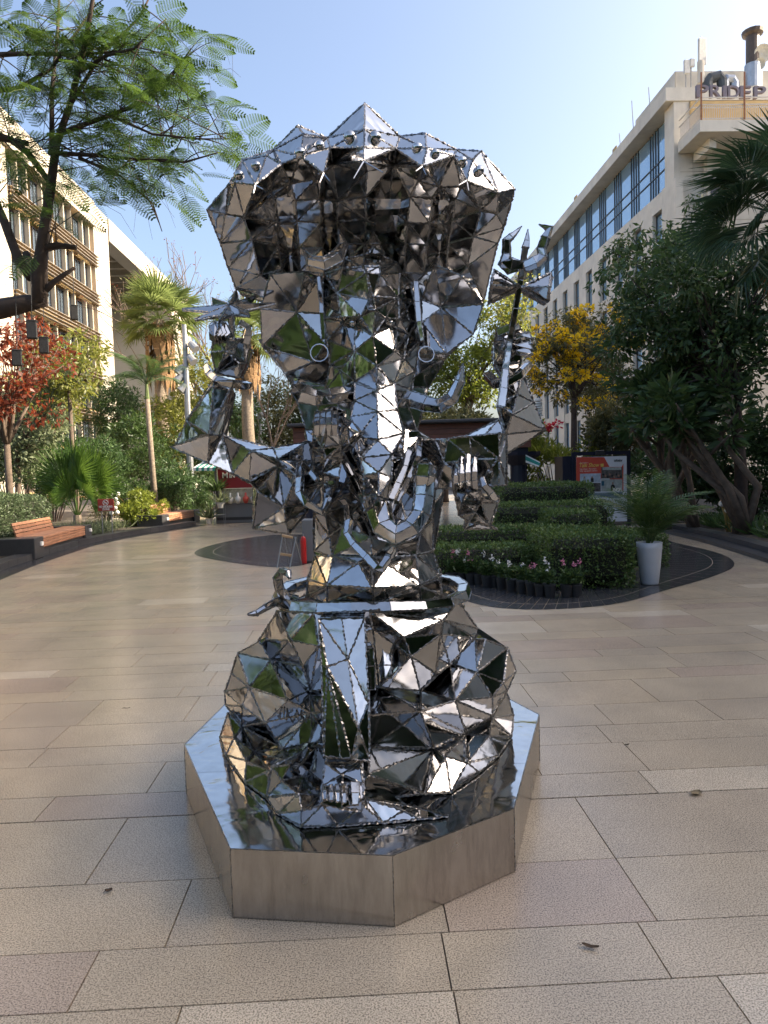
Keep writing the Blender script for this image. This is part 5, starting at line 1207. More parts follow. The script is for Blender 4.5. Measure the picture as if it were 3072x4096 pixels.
for (zx0, zx1, zy, Y, dp, lb) in ((600, 1020, 1262, 9.75, 1.7, 'square clipped hedge block at the front right, beside the white planter'), (40, 505, 1318, 10.6, .75, 'low clipped hedge strip directly behind the row of flower pots'),
        (30, 655, 1228, 11.7, .8, 'clipped hedge strip in the third step up behind the flower pots'), (605, 845, 1146, 12.1, .9, 'small rounded hedge block on the right, below the poster'), (850, 1180, 1262, 11.7, 1.5, 'clipped hedge behind the white planter, nearest the dark curved paving'),
        (340, 918, 1106, 13.2, .9, 'long clipped hedge strip second from the top of the steps'), (370, 818, 1012, 14.6, 1.2, 'topmost clipped hedge block under the poster stand and navy column')):
    x0, x1, z1 = hz_(zx0, zx1, zy, Y); hedge('hedge', lb, x0, x1, Y, Y+dp, z1, L_HEDGE, .045, 1500 if Y < 12.5 else 1100, HG, .01)
# flower pots in a row along the planter edge
BLKPOT = plain('black_nursery_pot', (.025, .025, .027), .5, 0, .2, 8)
fl_r = random.Random(5)
ORD = ['leftmost', 'second', 'third', 'fourth', 'fifth', 'sixth', 'seventh', 'eighth', 'ninth', 'tenth', 'eleventh', 'twelfth', 'thirteenth', 'fourteenth', 'fifteenth', 'rightmost']
pots = [(110+46*i, 1490+i*5.6) for i in range(13)]
pts_ = [(125, 1495), (178, 1493), (222, 1497), (262, 1500), (300, 1512), (340, 1512), (372, 1522), (420, 1532), (470, 1540), (515, 1548), (558, 1555), (605, 1560), (685, 1560), (730, 1558), (150, 1478), (250, 1483)]
proto = None
def leafrose(c, n, h, size):
    P = np.array([c]*n, float)+rng.normal(size=(n, 3))*np.array([.035, .035, .02]); P[:, 2] = c[2]+rng.uniform(0, h, n); D = unit(n); D[:, 2] = np.abs(D[:, 2])*.8+.15; return P, D
POTNAMES = ['pink and white', 'white', 'pink', 'small leafy', 'white and rose', 'bushy white', 'leafy pink', 'thin white', 'full white', 'pale pink', 'leafy dark green', 'tall white', 'rose pink', 'short leafy', 'pale white', 'deep pink']
for i, (x, y) in enumerate(pts_):
    c = Z8(x, y); r = .085; t = empty('flower_pot', (c.x, c.y, .006), None, 'flower pot', 'small flower pots in a row in front of the hedges')
    MB().lathe((c.x, c.y, 0), [(r*.72, .006), (r*.95, .15), (r, .155), (r, .175), (r*.9, .175)], 14).build('pot', BLKPOT, t); MB().lathe((c.x, c.y, 0), [(r*.9, .165), (.01, .168)], 14, cap=False).build('soil', BEDM, t)
    P, D = leafrose((c.x, c.y, .17), 150, .17, .07); leaf_obj('foliage', P, D, .075, L_MID, t, .3)
    nf = fl_r.choice((1, 1, 2, 2)); P = []; D = []
    mt = F_WHITE if i in (1, 4, 5, 7, 8, 11, 14) else F_PINK if i in (0, 2, 9, 12, 15, 13) else F_WHITE
    for k in range(nf):
        fx, fy, fz = c.x+fl_r.uniform(-.07, .07), c.y+fl_r.uniform(-.05, .05), .36+fl_r.uniform(0, .14)
        q = np.array([(fx, fy, fz)]*18, float)+rng.normal(size=(18, 3))*np.array([.013, .013, .02]); P.append(q); D.append(unit(18))
    rk_ = sorted(range(16), key=lambda k: pts_[k][0]).index(i); kind = 'only leaves' if i in (3, 10) else 'white flowers' if mt is F_WHITE else 'pink flowers'
    t['label'] = ('leftmost' if rk_ == 0 else 'rightmost' if rk_ == 15 else ORD[rk_]+' from left')+' black nursery pot before the hedges, with '+kind
    if i not in (3, 10): leaf_obj('flower', np.concatenate(P), np.concatenate(D), .026, mt, t, .9)
# areca palm in the planter
fm = [feather_mesh('areca_frond', L_MID, 1.15, 19, .36, .75, .034, .5, s) for s in (3, 4, 5)]
top_ = Vector((pb.x, pb.y, ph-.03))
AP = empty('potted_palm', (pb.x, pb.y, ph-.05), 'dark feathery palm growing in the tall white planter', 'palm')
for k in range(32):
    a = rng.uniform(0, 2*PI); e = rng.uniform(.75, 1.5); st = top_+Vector((.05*math.cos(a), .05*math.sin(a), rng.uniform(0, .35)))
    put('frond', fm[k % 3], AP, st, (math.cos(a)*math.cos(e), math.sin(a)*math.cos(e), math.sin(e)), rng.uniform(.45, .85), rng.uniform(-.5, .5))
for k in range(7): a = k*.9; MB().tube([top_+Vector((.03*math.cos(a), .03*math.sin(a), -.02)), top_+Vector((.1*math.cos(a), .1*math.sin(a), .45))], .008, 5).build('cane', STEMG, AP)
# ================================================================ right side trees
def at(px, py, Y): return WY(px, py, Y)
def D2P(x, y): return x*1.8517, y*1.8517
def atD(x, y, Y): return WY(x*1.8517, y*1.8517, Y)
def crown_at(x, y, Y, rx, rz, ry=None, sh=1.0):
    s = 1.8517*Y/FPX; return (tuple(atD(x, y, Y)), (rx*s, ry or rx*s, rz*s), sh)
gb = lambda x, Y: (atD(x, 1100, Y).x, Y, .05)
tree('yellow_flowering_tree', 'tree full of yellow trumpet flowers in front of the hotel', gb(1235, 25), tuple(atD(1240, 860, 25)), [crown_at(1240, 800, 25, 95, 85, 1.3, .45), crown_at(1290, 720, 25.5, 80, 60, 1.2, .3), crown_at(1200, 760, 25, 60, 90, 1.0, .25)], L_OLIVE, .16, 95, .42, 60, .13, BARKD, extra=[('flower', F_YEL, 58, .12, 80)], aspect=.3)
tree('dark_broadleaf_tree', 'largest dark green tree on the right, its crown reaching to the palm', (*gb(1600, 15.4)[:2], .1), tuple(atD(1590, 880, 15.5)), [crown_at(1470, 640, 16.5, 130, 110, 1.6, .34), crown_at(1560, 760, 16.2, 130, 110, 1.5, .30), crown_at(1400, 760, 17.0, 90, 100, 1.4, .22), crown_at(1640, 650, 15.8, 80, 130, 1.2, .2)], L_DARK, .17, 120, .52, 120, .15, BARKD, aspect=.36)
tree('umbrella_tree', 'loose umbrella tree with drooping leaf sprays before the hotel wall', gb(1420, 18.5), tuple(atD(1430, 640, 18.5)), [crown_at(1400, 540, 18.5, 85, 60, .9, .5), crown_at(1500, 500, 18.5, 70, 60, .9, .35), crown_at(1340, 600, 18.5, 55, 50, .8, .2)], L_MID, .17, 34, .30, 62, .07, BARKD, aspect=.34, droop=.9)
for (x0, y0, Y, xt, yt, lb) in ((1440, 1125, 17.5, 1455, 900, 'plumeria with crooked trunks right of the potted palm'), (1500, 1130, 16.8, 1490, 880, 'plumeria with bare forking trunks left of the right-hand globe lamps'), (1610, 1175, 15.2, 1500, 930, 'thick leaning plumeria trunk at the right edge beside the globe lamps')):
    b_ = atD(x0, y0, Y); b_.z = .1; tp = atD(xt, yt, Y); t = empty('plumeria_tree', b_, lb, 'tree', 'plumeria trees of the right bed'); mb = MB()
    tips = []
    for k in range(5):
        e = tp+Vector((random.uniform(-1.3, 1.3), random.uniform(-.8, .8), random.uniform(-.4, .9))); m1 = b_.lerp(e, .35)+Vector((random.uniform(-.35, .35), random.uniform(-.2, .2), 0)); m2 = b_.lerp(e, .7)+Vector((random.uniform(-.4, .4), random.uniform(-.2, .2), 0))
        mb.tube([b_+Vector((random.uniform(-.12, .12), 0, -.05)), m1, m2, e], [.12 if 'thick' in lb else .09, .085 if 'thick' in lb else .065, .055, .03], 7); tips += [e, m2+Vector((random.uniform(-.6, .6), random.uniform(-.4, .4), .5)), e+Vector((random.uniform(-.5, .5), random.uniform(-.5, .5), .2))]
        mb.tube([m2, m2.lerp(tips[-2], .6), tips[-2]], [.045, .035, .02], 6)
    mb.build('trunk', BARK, t, smooth=True)
    P, D = clump_points(np.array([tuple(q) for q in tips]), .30, 60); D[:, 2] = D[:, 2]*.6+.1; leaf_obj('crown', P, D, .30, L_DARK, t, .30)
# thicket behind the right bed
for k, (x, y, Y, rx, rz_, mt, lb) in enumerate(((1330, 960, 23, 55, 90, L_OLIVE, 'brownish thicket directly above the poster stand'), (1470, 1010, 20, 90, 100, L_DARK, 'dark shrub mass behind the potted palm'), (1620, 1000, 19, 90, 130, L_DARK, 'dark shrub mass behind the leaning trunk at the right edge'), (1290, 800, 29, 60, 110, L_OLIVE, 'olive shrub mass behind the yellow flowers'))):
    c = atD(x, y, Y); s = 1.8517*Y/FPX; shrub('shrub_thicket', lb, (c.x, Y, max(c.z, rz_*s*.8)), (rx*s, 1.2, rz_*s), mt, .16, 7000, 'shrub', None, 60, .36, .2, True, .35)
# plumeria shrub with pale upright leaves and red flowers by the pavilion
c = atD(1195, 960, 23); t = shrub('oleander_shrub', 'sunlit pale green shrub with a few red flowers beside the pavilion', (c.x, 23, c.z*.62), (1.5, 1.1, c.z*.62), L_BRIGHT, .22, 3600, 'shrub', None, 40, .25, -.6)
P, D = clump_points([tuple(atD(1178, 920, 22.4)), tuple(atD(1205, 917, 22.4)), tuple(atD(1188, 922, 22.4))], .13, 40); leaf_obj('flower', P, D, .09, F_RED, t, .7)
# low planting along the right kerb
for k in range(26):
    f = k/25; i = min(int(f*(len(krb)-1)), len(krb)-2); p = krb[i].lerp(krb[i+1], f*(len(krb)-1)-i)+Vector((.35+random.uniform(0, .35), random.uniform(-.1, .1), 0))
    t = empty('strap_leaf_plant', (p.x, p.y, .14), 'low dark strap-leaved plant in the line along the right kerb', 'plant', 'strap-leaved plants along the right kerb')
    n = 46; P = np.tile([p.x, p.y, .14], (n, 1))+rng.normal(size=(n, 3))*[.1, .1, .0]; D = unit(n); D[:, 2] = np.abs(D[:, 2])*.7+.35; leaf_obj('foliage', P, D, .40, L_DARK if k % 3 else L_MID, t, .13)
# near fan palm at the right edge
fans_d = [fan_mesh('fan_frond_dark', L_PALMD, 1.0, 40, 2.2, .95, .5, 1.0, s) for s in (1, 2, 3)]; fans_dead = fan_mesh('fan_frond_dead', SKIRT, 1.0, 34, 1.5, .8, 1.1, 1.0, 9)
PYY = 12.5; pc_ = atD(1705, 470, PYY); FP = empty('fan_palm', (pc_.x, PYY, .1), 'big dark fan palm leaning in from the right edge', 'palm')
MB().tube([Vector((pc_.x+.2, PYY, 0)), Vector((pc_.x+.1, PYY, pc_.z*.5)), Vector(pc_)], [.26, .22, .24], 12).build('trunk', BARKP, FP, smooth=True)
for (dx, dy, dz, sc_, ro) in ((-.75, -.2, .62, 1.15, .2), (-.95, -.35, .15, 1.15, -.2), (-.98, -.1, -.12, 1.1, .3), (-.9, -.5, -.42, 1.1, -.3), (-.65, -.3, -.75, 1.15, .3), (-.45, -.5, .85, 1.1, .1), (-.6, -.6, -.1, 1.05, .5), (-.5, .5, .4, 1.1, -.4), (-.8, .5, 0, 1.1, .3), (-.3, -.8, .3, 1.0, .2), (-.35, -.6, -.85, 1.1, .0), (.3, -.6, .5, 1.1, 0), (.6, -.4, 0, 1.1, 0), (.7, .3, .5, 1.1, 0), (0, .4, .9, 1.1, 0), (-.72, .1, .42, 1.1, -.2), (-.85, -.3, .42, 1.12, .1)):
    put('frond', fans_d[int(rng.integers(3))], FP, pc_+Vector((dx, dy, dz))*.15, (dx, dy, dz), sc_*.86, ro+random.uniform(-.5, .5))
for (dx, dy, dz) in ((-.3, -.4, -1.0), (.2, -.4, -1), (-.1, .3, -1.2)): put('dead_frond', fans_dead, FP, pc_+Vector((dx, dy, dz))*.2, (dx, dy, dz), .8, rng.uniform(-.6, .6))
# ================================================================ centre background
tree('backlit_tree', 'sunlit yellow-green tree behind the pavilion, right of the statue', gb(1010, 41), tuple(atD(1010, 900, 41)), [crown_at(1010, 800, 41, 100, 85, 1.6, .5), crown_at(1070, 720, 41, 75, 70, 1.5, .25), crown_at(950, 830, 41, 85, 60, 1.5, .25)], L_BRIGHT, .24, 80, .6, 110, .2, BARK)
tree('backlit_tree', 'loose bright tree with open sprays right of the trident hand', gb(1110, 39.5), tuple(atD(1110, 760, 39.5)), [crown_at(1090, 680, 39.5, 65, 50, 1.5, .6), crown_at(1130, 640, 39.5, 40, 50, 1.2, .4)], L_YG, .24, 26, .55, 34, .12, BARK)
for k, (x, y, Y, rx, rz_, mt, lb) in enumerate(((480, 930, 48, 80, 90, L_MID, 'dark green tree behind the spotlight poles'), (590, 910, 54, 90, 100, L_OLIVE, 'olive tree behind the left shoulder of the statue'), (690, 880, 56, 80, 110, L_MID, 'green tree directly behind the statue'), (850, 900, 42, 90, 90, L_YG, 'yellow-green tree behind the pavilion roof'), (760, 930, 60, 90, 80, L_MID, 'farthest green tree on the axis of the promenade'), (960, 945, 36, 110, 50, L_OLIVE, 'low olive tree just above the pavilion roof'))):
    tree('background_tree', lb, gb(x, Y), tuple(atD(x, y+60, Y)), [crown_at(x, y, Y, rx, rz_, 2.5, 1)], mt, .30, 85, .8, 60, .2, BARKD)
# bare tree with few buds
def bare_tree(name, label, x, yb, yt, Y, spread, lab_n=90):
    b_ = Vector((atD(x, yb, Y).x, Y, .05)); t = empty(name, b_, label, 'tree'); mb = MB(); buds = []
    def grow(p, d, L, r, lv):
        q = p+d*L*.5+Vector((random.uniform(-.1, .1),)*3)*L*.3; e = p+d*L
        mb.tube([p, q, e], [r, r*.85, r*.65], 5 if lv < 3 else 4)
        if lv >= 5: buds.append(tuple(e)); return
        for _ in range(3 if lv < 4 else 2): grow(e, (d+Vector((random.uniform(-1, 1), random.uniform(-1, 1), random.uniform(-.3, .8)))*.55).normalized(), L*random.uniform(.62, .82), r*.6, lv+1)
    hgt = atD(x, yt, Y).z; grow(b_, Vector((0, 0, 1)), hgt*.36, hgt*.014, 0); mb.build('trunk', BARK, t)
    P, D = clump_points(np.array(buds)[::2], .2, 3); leaf_obj('bud', P, D, .16, L_RED if 'pink' in label else L_OLIVE, t); return t
bare_tree('bare_tree', 'almost leafless tree with pink buds behind the discus', 470, 1000, 560, 52, 1); bare_tree('bare_tree', 'leafless brown tree left of the second palm', 448, 1000, 690, 50, 1); bare_tree('bare_tree', 'leafless tree behind the shoulder of the statue', 590, 1000, 780, 46, 1)
# tall fan palms on the left
fans_g = [fan_mesh('fan_frond_green', L_PALMG, 1.0, 26, 2.0, .8, .28, 1.1, s) for s in (4, 5, 6)]
def washingtonia(label, x, y, Y, rpx, trunk_r, seedn, nf=34):
    s = 1.8517*Y/FPX; c = atD(x, y, Y); t = empty('tall_fan_palm', (c.x, Y, .05), label, 'palm', 'tall fan palms of the left bed')
    MB().tube([Vector((c.x, Y, -.1)), Vector((c.x-.1, Y, c.z*.5)), c], [trunk_r*1.25, trunk_r, trunk_r*.85], 12).build('trunk', BARKP, t, smooth=True)
    R = rpx*s/1.55
    for k in range(nf):
        a = k*2.4+rng.uniform(-.3, .3); e = 1.35-2.0*(k/nf)**.9; d = (math.cos(a)*math.cos(e), math.sin(a)*math.cos(e), math.sin(e)); put('frond', fans_g[k % 3], t, c+Vector(d)*.15, d, R*rng.uniform(.85, 1.1), rng.uniform(-.5, .5))
    sk = MB()
    for k in range(150):
        a = rng.uniform(0, 2*PI); z0 = c.z-rng.uniform(.1, 2.0*R); r0 = trunk_r*1.1; ll = rng.uniform(.5, 1.1)*R*1.0
        p = Vector((c.x+r0*math.cos(a), Y+r0*math.sin(a), z0)); q = p+Vector((math.cos(a)*.28*R, math.sin(a)*.28*R, -.25*ll)); e_ = p+Vector((math.cos(a)*.22*R, math.sin(a)*.22*R, -ll)); w_ = Vector((-math.sin(a), math.cos(a), 0))*.09*R
        sk.add([p, q+w_, e_, q-w_], [(0, 1, 2, 3)])
    sk.build('dead_frond_skirt', SKIRT, t, kind='stuff'); return t
washingtonia('tall fan palm with a brown skirt in front of the canopy building', 343, 690, 40, 88, .34, 1); washingtonia('second fan palm, partly hidden behind the hand holding the discus', 532, 725, 36, 75, .30, 2, 30)
for k in range(60): pass
# slim feather palm
fm2 = [feather_mesh('slim_palm_frond', L_MID, 1.9, 34, .55, .95, .035, .3, s) for s in (7, 8, 9)]
c = atD(318, 862, 26); SP = empty('slim_palm', (c.x+.1, 26, .1), 'slim palm with a smooth ringed trunk and arching fronds, left of the bench pole', 'palm')
MB().tube([Vector((c.x+.12, 26, 0)), Vector((c.x+.06, 26, c.z*.5)), c], [.13, .10, .085], 10).build('trunk', BARKP, SP, smooth=True)
MB().tube([c, c+Vector((0, 0, .6))], [.09, .05], 8).build('crownshaft', STEMG, SP)
for k in range(13): a = k*2.4; e = rng.uniform(.35, 1.2); put('frond', fm2[k % 3], SP, c+Vector((0, 0, .5)), (math.cos(a)*math.cos(e), math.sin(a)*math.cos(e), math.sin(e)), rng.uniform(.9, 1.1), rng.uniform(-.3, .3))
# young fan palm behind the hedge
fans_y = [fan_mesh('fan_frond_young', L_PALM, 1.0, 42, 1.75, 1.0, .22, 1.05, s) for s in (7, 8)]
c = Vector((atD(165, 1075, 21).x, 21, .55)); YP = empty('young_fan_palm', (c.x, c.y, .1), 'bright green young fan palm with huge pleated leaves behind the clipped hedge', 'palm')
MB().tube([Vector((c.x, c.y, 0)), c+Vector((0, 0, .1))], [.16, .12], 8).build('trunk', BARKP, YP)
for (x, y, s_, ro, dy) in ((112, 985, 1.0, .5, .1), (165, 975, 1.05, 1.2, -.2), (205, 975, 1.0, -.9, .0), (140, 1010, .9, .9, -.5), (185, 1020, .95, -1.1, -.6), (230, 1010, .9, -.6, -.2), (215, 1045, .85, -.8, -.4), (120, 1035, .8, .7, -.4), (150, 955, .9, .4, .5), (240, 985, .85, -.4, .4), (95, 1015, .8, .5, .2)):
    tp = atD(x, y, 21+dy); d = tp-c; put('frond', fans_y[int(rng.integers(2))], YP, c, d, max(.45, d.length*.60)*s_, PI/2*(1 if ro > 0 else -1)+random.uniform(-.35, .35))
# ================================================================ left bed shrubs
a_, b_ = ZC(40, 690), ZC(330, 600)
hd = (b_-a_); hc = (a_+b_)/2
s17 = 1.8517*17/FPX
hdir = math.atan2(kl[16].y-kl[11].y, kl[16].x-kl[11].x)
A_ = atD(-60, 1075, 14.0); zt_h = atD(60, 1072, 15.5).z
def hedge_line(P0, P1, wid, z1, **k):
    L = (P1-P0).length; c = (P0+P1)/2; return hedge('hedge', k.pop('label'), c.x-L/2, c.x+L/2, c.y-wid/2, c.y+wid/2, z1, k.pop('mat'), rz=math.atan2(P1.y-P0.y, P1.x-P0.x), **k)
BA, BB = ZC(190, 735), ZC(500, 632); bt = (BB-BA).normalized(); bn = Vector((-bt.y, bt.x, 0)); bn = bn if bn.x < 0 else -bn
hedge_line(BA+bn*1.75-bt*3.2, BA+bn*1.75+bt*((BB-BA).length*.62), 1.4, 1.40, label='grey-green clipped hedge behind the nearer bench on the left', mat=L_HEDGEL, leaf=.065, dens=900, rnd=.35)
hedge_line(BA+bn*1.8+bt*((BB-BA).length*.62+.1), BB+bn*1.7+bt*.5, 1.25, 1.30, label='loose end of the clipped hedge, between the nearer bench and the red sign', mat=L_HEDGEL, leaf=.07, dens=700, rnd=.4)
s_ = lambda Y: 1.8517*Y/FPX
def shrubD(name, label, x, y, Y, rx, rz_, mat, ry=.8, **k):
    c = atD(x, y, Y); return shrub(name, label, (c.x, Y, max(c.z, rz_*s_(Y)*.9)), (rx*s_(Y), ry, rz_*s_(Y)), mat, **k)
shrubD('bright_shrub', 'sunlit yellow-green shrub between the globe lamps and the farther bench', 305, 1100, 23.5, 55, 38, L_BRIGHT, .9, leaf=.10, n=4500, ncl=60)
shrubD('bright_shrub', 'mid-green shrub with a rounded top behind the globe lamps', 275, 1070, 25.5, 45, 40, L_MID, .9, leaf=.11, n=3500, ncl=50)
shrubD('dark_shrub', 'glossy dark bamboo-like shrub behind the slim palm trunk', 365, 1050, 28, 50, 55, L_DARK, 1.0, leaf=.22, n=4200, ncl=60, aspect=.2)
shrubD('dark_shrub', 'dark leafy shrub beside the spotlight pole base', 425, 1075, 30, 40, 45, L_DARK, 1.0, leaf=.20, n=3200, ncl=40, aspect=.22)
shrubD('dark_shrub', 'green shrub left of the jewellery kiosk', 455, 1000, 33, 45, 75, L_MID, 1.2, leaf=.2, n=4200, ncl=50, aspect=.25)
shrubD('brown_shrub', 'sparse reddish-brown shrub in front of the globe lamps', 225, 1100, 24, 35, 30, L_OLIVE, .6, leaf=.07, n=900, ncl=30)
for k, (x, Y) in enumerate(((195, 19.5), (222, 20.0), (250, 20.6), (268, 21.2), (205, 20.3))):
    c = GZ(*D2P(x, 1160), .1); i = min(range(len(kl)), key=lambda j: abs(kl[j].y-Y)); p = off(kl, 1.25+.3*(k % 2))[i]
    t = empty('striped_grass', (p.x, p.y, .1), 'tuft of pale striped strap leaves between the bench and the red sign', 'plant', 'striped grass tufts by the kerb'); n = 150
    P = np.tile([p.x, p.y, .11], (n, 1))+rng.normal(size=(n, 3))*[.22, .3, 0]; D = unit(n); D[:, 2] = np.abs(D[:, 2])*.8+.5; leaf_obj('foliage', P, D, .40, L_PALE, t, .07)
for k, (x, y, Y, rx, rz_, mt, lb, lf) in enumerate(((300, 975, 33, 90, 80, L_MID, 'tall green shrubbery behind the young fan palm', .2), (380, 930, 36, 70, 100, L_YG, 'yellowish bamboo-like clump behind the slim palm', .22), (250, 900, 36, 60, 75, L_DARK, 'dark tree below the louvred office block', .2), (430, 840, 42, 55, 90, L_YG, 'airy yellow-green tree right of the tall fan palm', .22), (215, 1010, 30, 60, 60, L_DARK, 'dark shrubbery behind the red sign', .18), (20, 960, 24, 90, 90, L_MID, 'dense green shrubbery at the left edge below the red leaves', .16), (110, 1010, 27, 90, 75, L_DARK, 'dark shrubbery directly behind the young fan palm', .18), (60, 890, 30, 110, 80, L_YG, 'pale green tall shrubbery below the louvred block at the left', .2))):
    shrubD('tall_shrubbery', lb, x, y, Y, rx, rz_, mt, 1.6, leaf=lf, n=6500, ncl=80, aspect=.28)
# red and green tree at the far left
tree('red_leaved_tree', 'tree with deep red and pale green leaves at the left edge', gb(20, 17.5), tuple(atD(15, 960, 17.5)), [crown_at(50, 760, 17.5, 100, 70, 1.3, .6), crown_at(20, 860, 17.2, 90, 60, 1.2, .4)], L_RED, .15, 38, .30, 58, .1, BARK, aspect=.4)
tree('pale_leaved_tree', 'pale green tree mixed in below the red leaves at the left edge', gb(40, 22.5), tuple(atD(40, 1000, 22.5)), [crown_at(60, 900, 22.5, 110, 75, 1.3, .6), crown_at(130, 820, 22.8, 70, 60, 1.2, .2), crown_at(20, 990, 22.2, 80, 55, 1.0, .3)], L_PALE, .15, 70, .38, 75, .1, BARK, aspect=.45)
tree('bright_small_tree', 'yellow-green tree against the louvred office block', gb(170, 22), tuple(atD(150, 850, 22)), [crown_at(150, 790, 22, 85, 80, 1.2, 1)], L_YG, .15, 55, .36, 44, .08, BARK)
# spider plants by the kiosk
for k, (x, y, h) in enumerate(((452, 1128, 0), (478, 1118, .55), (470, 1098, .95))):
    b_ = GZ(*D2P(x, 1132)); t = empty('spider_plant', (b_.x, b_.y, h), ('potted striped plant on the ground at the kiosk corner', 'potted plant on the middle of the wire rack by the kiosk', 'potted leafy plant on top of the wire rack by the kiosk')[k], 'potted plant')
    MB().lathe((b_.x, b_.y, h), [(.09, 0.005), (.13, .2), (.12, .2)], 12).build('pot', WHT if k < 2 else BLKPOT, t); n = 90
    P = np.tile([b_.x, b_.y, h+.2], (n, 1)); D = unit(n); D[:, 2] = np.abs(D[:, 2])*.7+.25; leaf_obj('foliage', P, D, .5, L_PALE if k < 2 else L_MID, t, .09)
RK = GZ(*D2P(476, 1134)); rk = empty('plant_rack', (RK.x, RK.y, 0), 'thin wire plant rack at the left corner of the kiosk', 'rack')
for s in (-.16, .16):
    for q in (-.12, .12): MB().tube([RK+Vector((s, q, 0)), RK+Vector((s, q, 1.15))], .008, 5).build('upright', METAL, rk)
for h in (.35, .75): MB().box(RK+Vector((0, 0, h)), (.34, .26, .012)).build('shelf', METAL, rk)
# ================================================================ the overhanging feathery tree
HY = 13.4
HT = empty('feathery_tree', (atD(-190, 700, HY).x, HY, .05), 'large feathery-leaved tree overhanging the upper left, with black lanterns on its branch', 'tree')
mb = MB(); c_ = lambda x, y, dy=0: atD(x, y, HY+dy)
trunk_b = Vector((atD(-190, 700, HY).x, HY, 0))
limbs = [([trunk_b, Vector((trunk_b.x+.1, HY, 2.4)), c_(-90, 690), c_(0, 668), c_(60, 655), c_(100, 652)], [.30, .26, .22, .19, .16, .09]),
         ([c_(85, 655), c_(88, 560), c_(95, 500), c_(110, 400), c_(122, 310), c_(150, 230), c_(185, 90, -.5), c_(205, -30, -1)], [.15, .125, .10, .085, .07, .055, .045, .03]),
         ([c_(70, 600), c_(40, 560), c_(10, 480), c_(-15, 420)], [.11, .09, .08, .06]), ([c_(92, 640), c_(70, 580), c_(55, 545)], [.12, .1, .06]),
         ([c_(90, 535), c_(125, 530), c_(165, 535)], [.07, .06, .045]), ([c_(85, 640), c_(115, 610), c_(140, 592), c_(162, 578)], [.07, .055, .045, .03]),
         ([c_(112, 330), c_(112, 200, .5), c_(125, 60, .8), c_(128, -20, 1)], [.05, .04, .03, .02]), ([c_(125, 290), c_(220, 255), c_(300, 225), c_(370, 165, -.6), c_(410, 110, -.8)], [.05, .04, .032, .024, .012]),
         ([c_(105, 330), c_(200, 335), c_(300, 345), c_(400, 350, -.6), c_(470, 330, -.8)], [.045, .036, .028, .02, .01]), ([c_(60, 310), c_(-40, 290), c_(-80, 280)], [.05, .06, .07]), ([c_(112, 400), c_(60, 330), c_(20, 300), c_(-60, 280)], [.05, .06, .06, .07]),
         ([c_(150, 230), c_(220, 115, .3), c_(300, 40, .3), c_(330, -20, .3)], [.04, .03, .02, .015]), ([c_(165, 160), c_(230, 120, -.5), c_(290, 105, -1), c_(360, 40, -1)], [.035, .028, .02, .01]), ([c_(-40, 120), c_(60, 115), c_(160, 118), c_(250, 112, -.5)], [.05, .04, .03, .015]), ([c_(-40, 200), c_(40, 190), c_(110, 150), c_(200, 20)], [.05, .04, .03, .02]),
         ([c_(170, 340), c_(260, 380), c_(330, 440), c_(350, 500)], [.03, .024, .016, .008]), ([c_(240, 250, -.3), c_(330, 290, -.5), c_(430, 300, -.8), c_(500, 300, -1)], [.03, .02, .014, .008])]
tw = []
for pts, rad in limbs:
    mb.tube(pts, rad, 7)
    if max(rad) < .16: tw += pts
mb.build('trunk', BARKD, HT, smooth=True)
def bez(a, b_, c2, s): return a*(1-s)**2+b_*2*s*(1-s)+c2*s*s
# twigs sprout from the limbs and end in fronds
tips_ = []; tb = MB()
segs = []
for pts, rad in limbs[1:]:
    for i in range(len(pts)-1): segs.append((pts[i], pts[i+1], rad[i]))
def inside(x, y):  # photo region (display pixels) where the tree carries leaves
    if x < -40 or y < -40: return False
    lim = [(0, 600), (60, 560), (120, 480), (200, 440), (300, 470), (380, 470), (450, 400), (520, 330), (560, 300)]
    yl = np.interp(x, [p[0] for p in lim], [p[1] for p in lim]); right = np.interp(y, [0, 60, 110, 140, 190, 240, 280, 310, 400, 480], [430, 470, 520, 545, 500, 490, 540, 580, 450, 380])
    return y < yl and x < right
npick = 0
frond_anchor = []
lens = np.array([max((b_-a).length, .05) for a, b_, r in segs]); pr = lens/lens.sum()
while npick < 185:
    a, b_, r = segs[int(rng.choice(len(segs), p=pr))]; s = rng.uniform(0, 1); p = a.lerp(b_, s)
    # the twig grows outward, to the right and slightly down
    d = Vector((rng.uniform(-.5, 1.4), rng.uniform(-1.0, .7), rng.uniform(-.75, .75))).normalized()
    L = rng.uniform(.6, 1.9); e = p+d*L+Vector((0, 0, -.12*L*L)); m_ = p.lerp(e, .5)+Vector((rng.uniform(-.12, .12), rng.uniform(-.12, .12), rng.uniform(.02, .22)))
    q = proj(e); 
    if not inside(q[0]/1.8517, q[1]/1.8517): continue
    pts = [bez(p, m_, e, t_) for t_ in np.linspace(0, 1, 6)]; tb.tube(pts, [.013, .011, .009, .007, .005, .003], 4)
    if rng.uniform() < .35:   # long bare hanging twig
        ex = e+Vector((rng.uniform(-.2, .7), rng.uniform(-.3, .3), rng.uniform(-.9, -.2))); tb.tube([e, e.lerp(ex, .5)+Vector((.1, 0, .1)), ex], [.004, .003, .002], 4)
    for t_ in (.55, .75, .9, 1.0): frond_anchor.append((bez(p, m_, e, t_), d))
    npick += 1
tb.build('twig', BARKD, HT, kind='stuff')
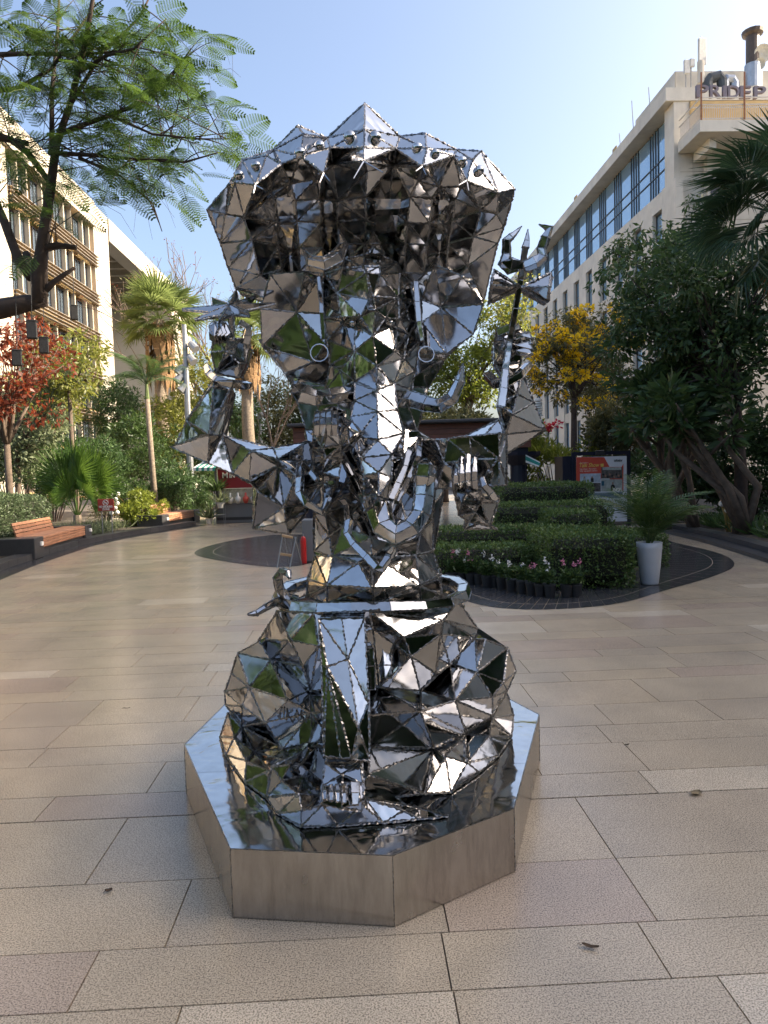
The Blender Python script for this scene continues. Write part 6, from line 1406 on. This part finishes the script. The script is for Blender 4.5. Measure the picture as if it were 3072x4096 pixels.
# compound fronds: a midrib with side ribs, each carrying two rows of tiny leaflets
def frond_geo():
    V = []; F = []
    L = .62; npn = 11
    for k in range(npn):
        s = .18+.8*k/(npn-1); x = L*s; z = -.22*L*s*s
        pl = .165*math.sin(PI*(.18+.74*s))
        for sd in (-1, 1):
            dv = np.array([.45, sd*1.0, -.12]); dv /= np.linalg.norm(dv); base = np.array([x, 0, z]); nl = 9
            for j in range(nl):
                t_ = (j+1)/nl; c = base+dv*pl*t_; ll = .031*(1-.35*t_)
                for s2 in (-1, 1):
                    side = np.array([dv[1]*-s2, dv[0]*s2, 0.0])*.9+dv*.45; tip = c+side*ll+np.array([0, 0, -.004]); w_ = dv*.0072
                    b0 = len(V); V += [c-w_, tip, c+w_]; F.append((b0, b0+1, b0+2))
    return np.array(V), np.array(F)
FV, FF = frond_geo()
frs = []; 
sel = frond_anchor
allV = np.empty((len(sel)*len(FV), 3), np.float32); allF = np.empty((len(sel)*len(FF), 3), np.int32); rb = MB()
for i, (p, d) in enumerate(sel):
    h = Vector((d.x+rng.uniform(-1, 1), d.y+rng.uniform(-1, 1), rng.uniform(-.7, .35))); M = np.array(orient(h, rng.uniform(-.7, .7)))*rng.uniform(.75, 1.15)
    allV[i*len(FV):(i+1)*len(FV)] = FV@M.T+np.array(p); allF[i*len(FF):(i+1)*len(FF)] = FF+i*len(FV)
    rb.tube([p]+[Vector(M@np.array([.62*s, 0, -.22*.62*s*s]))+p for s in (.5, 1)], [.003, .0022, .001], 3)
rb.build('leaf_rib', STEMG, HT, kind='stuff')
o_ = link('crown', fast_mesh('crown', allV-np.array(ORG[HT.name]), allF, L_FEATHER), HT)
# ---- trees behind the photographer and along the near sides, seen in the steel
for k, (x, y, h, r, mt) in enumerate(((-9, -6, 6, 3.0, L_DARK), (-4.5, -10, 6.5, 3.4, L_DARK), (1, -12, 6.5, 3.6, L_DARK), (6, -10, 6.5, 3.4, L_DARK), (11, -4, 6, 3.0, L_DARK), (-12, 1, 8, 2.8, L_DARK), (13, 4, 9, 3.0, L_DARK), (-14, -12, 11, 4, L_DARK), (14, -13, 11, 4, L_DARK), (-11.5, 7, 7, 2.4, L_MID), (0, -18, 11, 4.5, L_DARK))):
    tree('courtyard_tree', 'dark leafy tree of the courtyard behind the photographer', (x, y, 0), (x, y, h*.35), [((x, y, h*.56), (r, r, h*.42), 1)], mt, .46, 75, 1.0, 75, .16, BARKD, group='courtyard trees behind the photographer')
    if k < 8: shrub('courtyard_shrub', 'dark shrub of the courtyard behind the photographer', (x+.6, y-.6, 1.2), (2.2, 1.2, 1.2), L_DARK, .25, 2500, 'shrub', 'courtyard shrubs behind the photographer', 40)
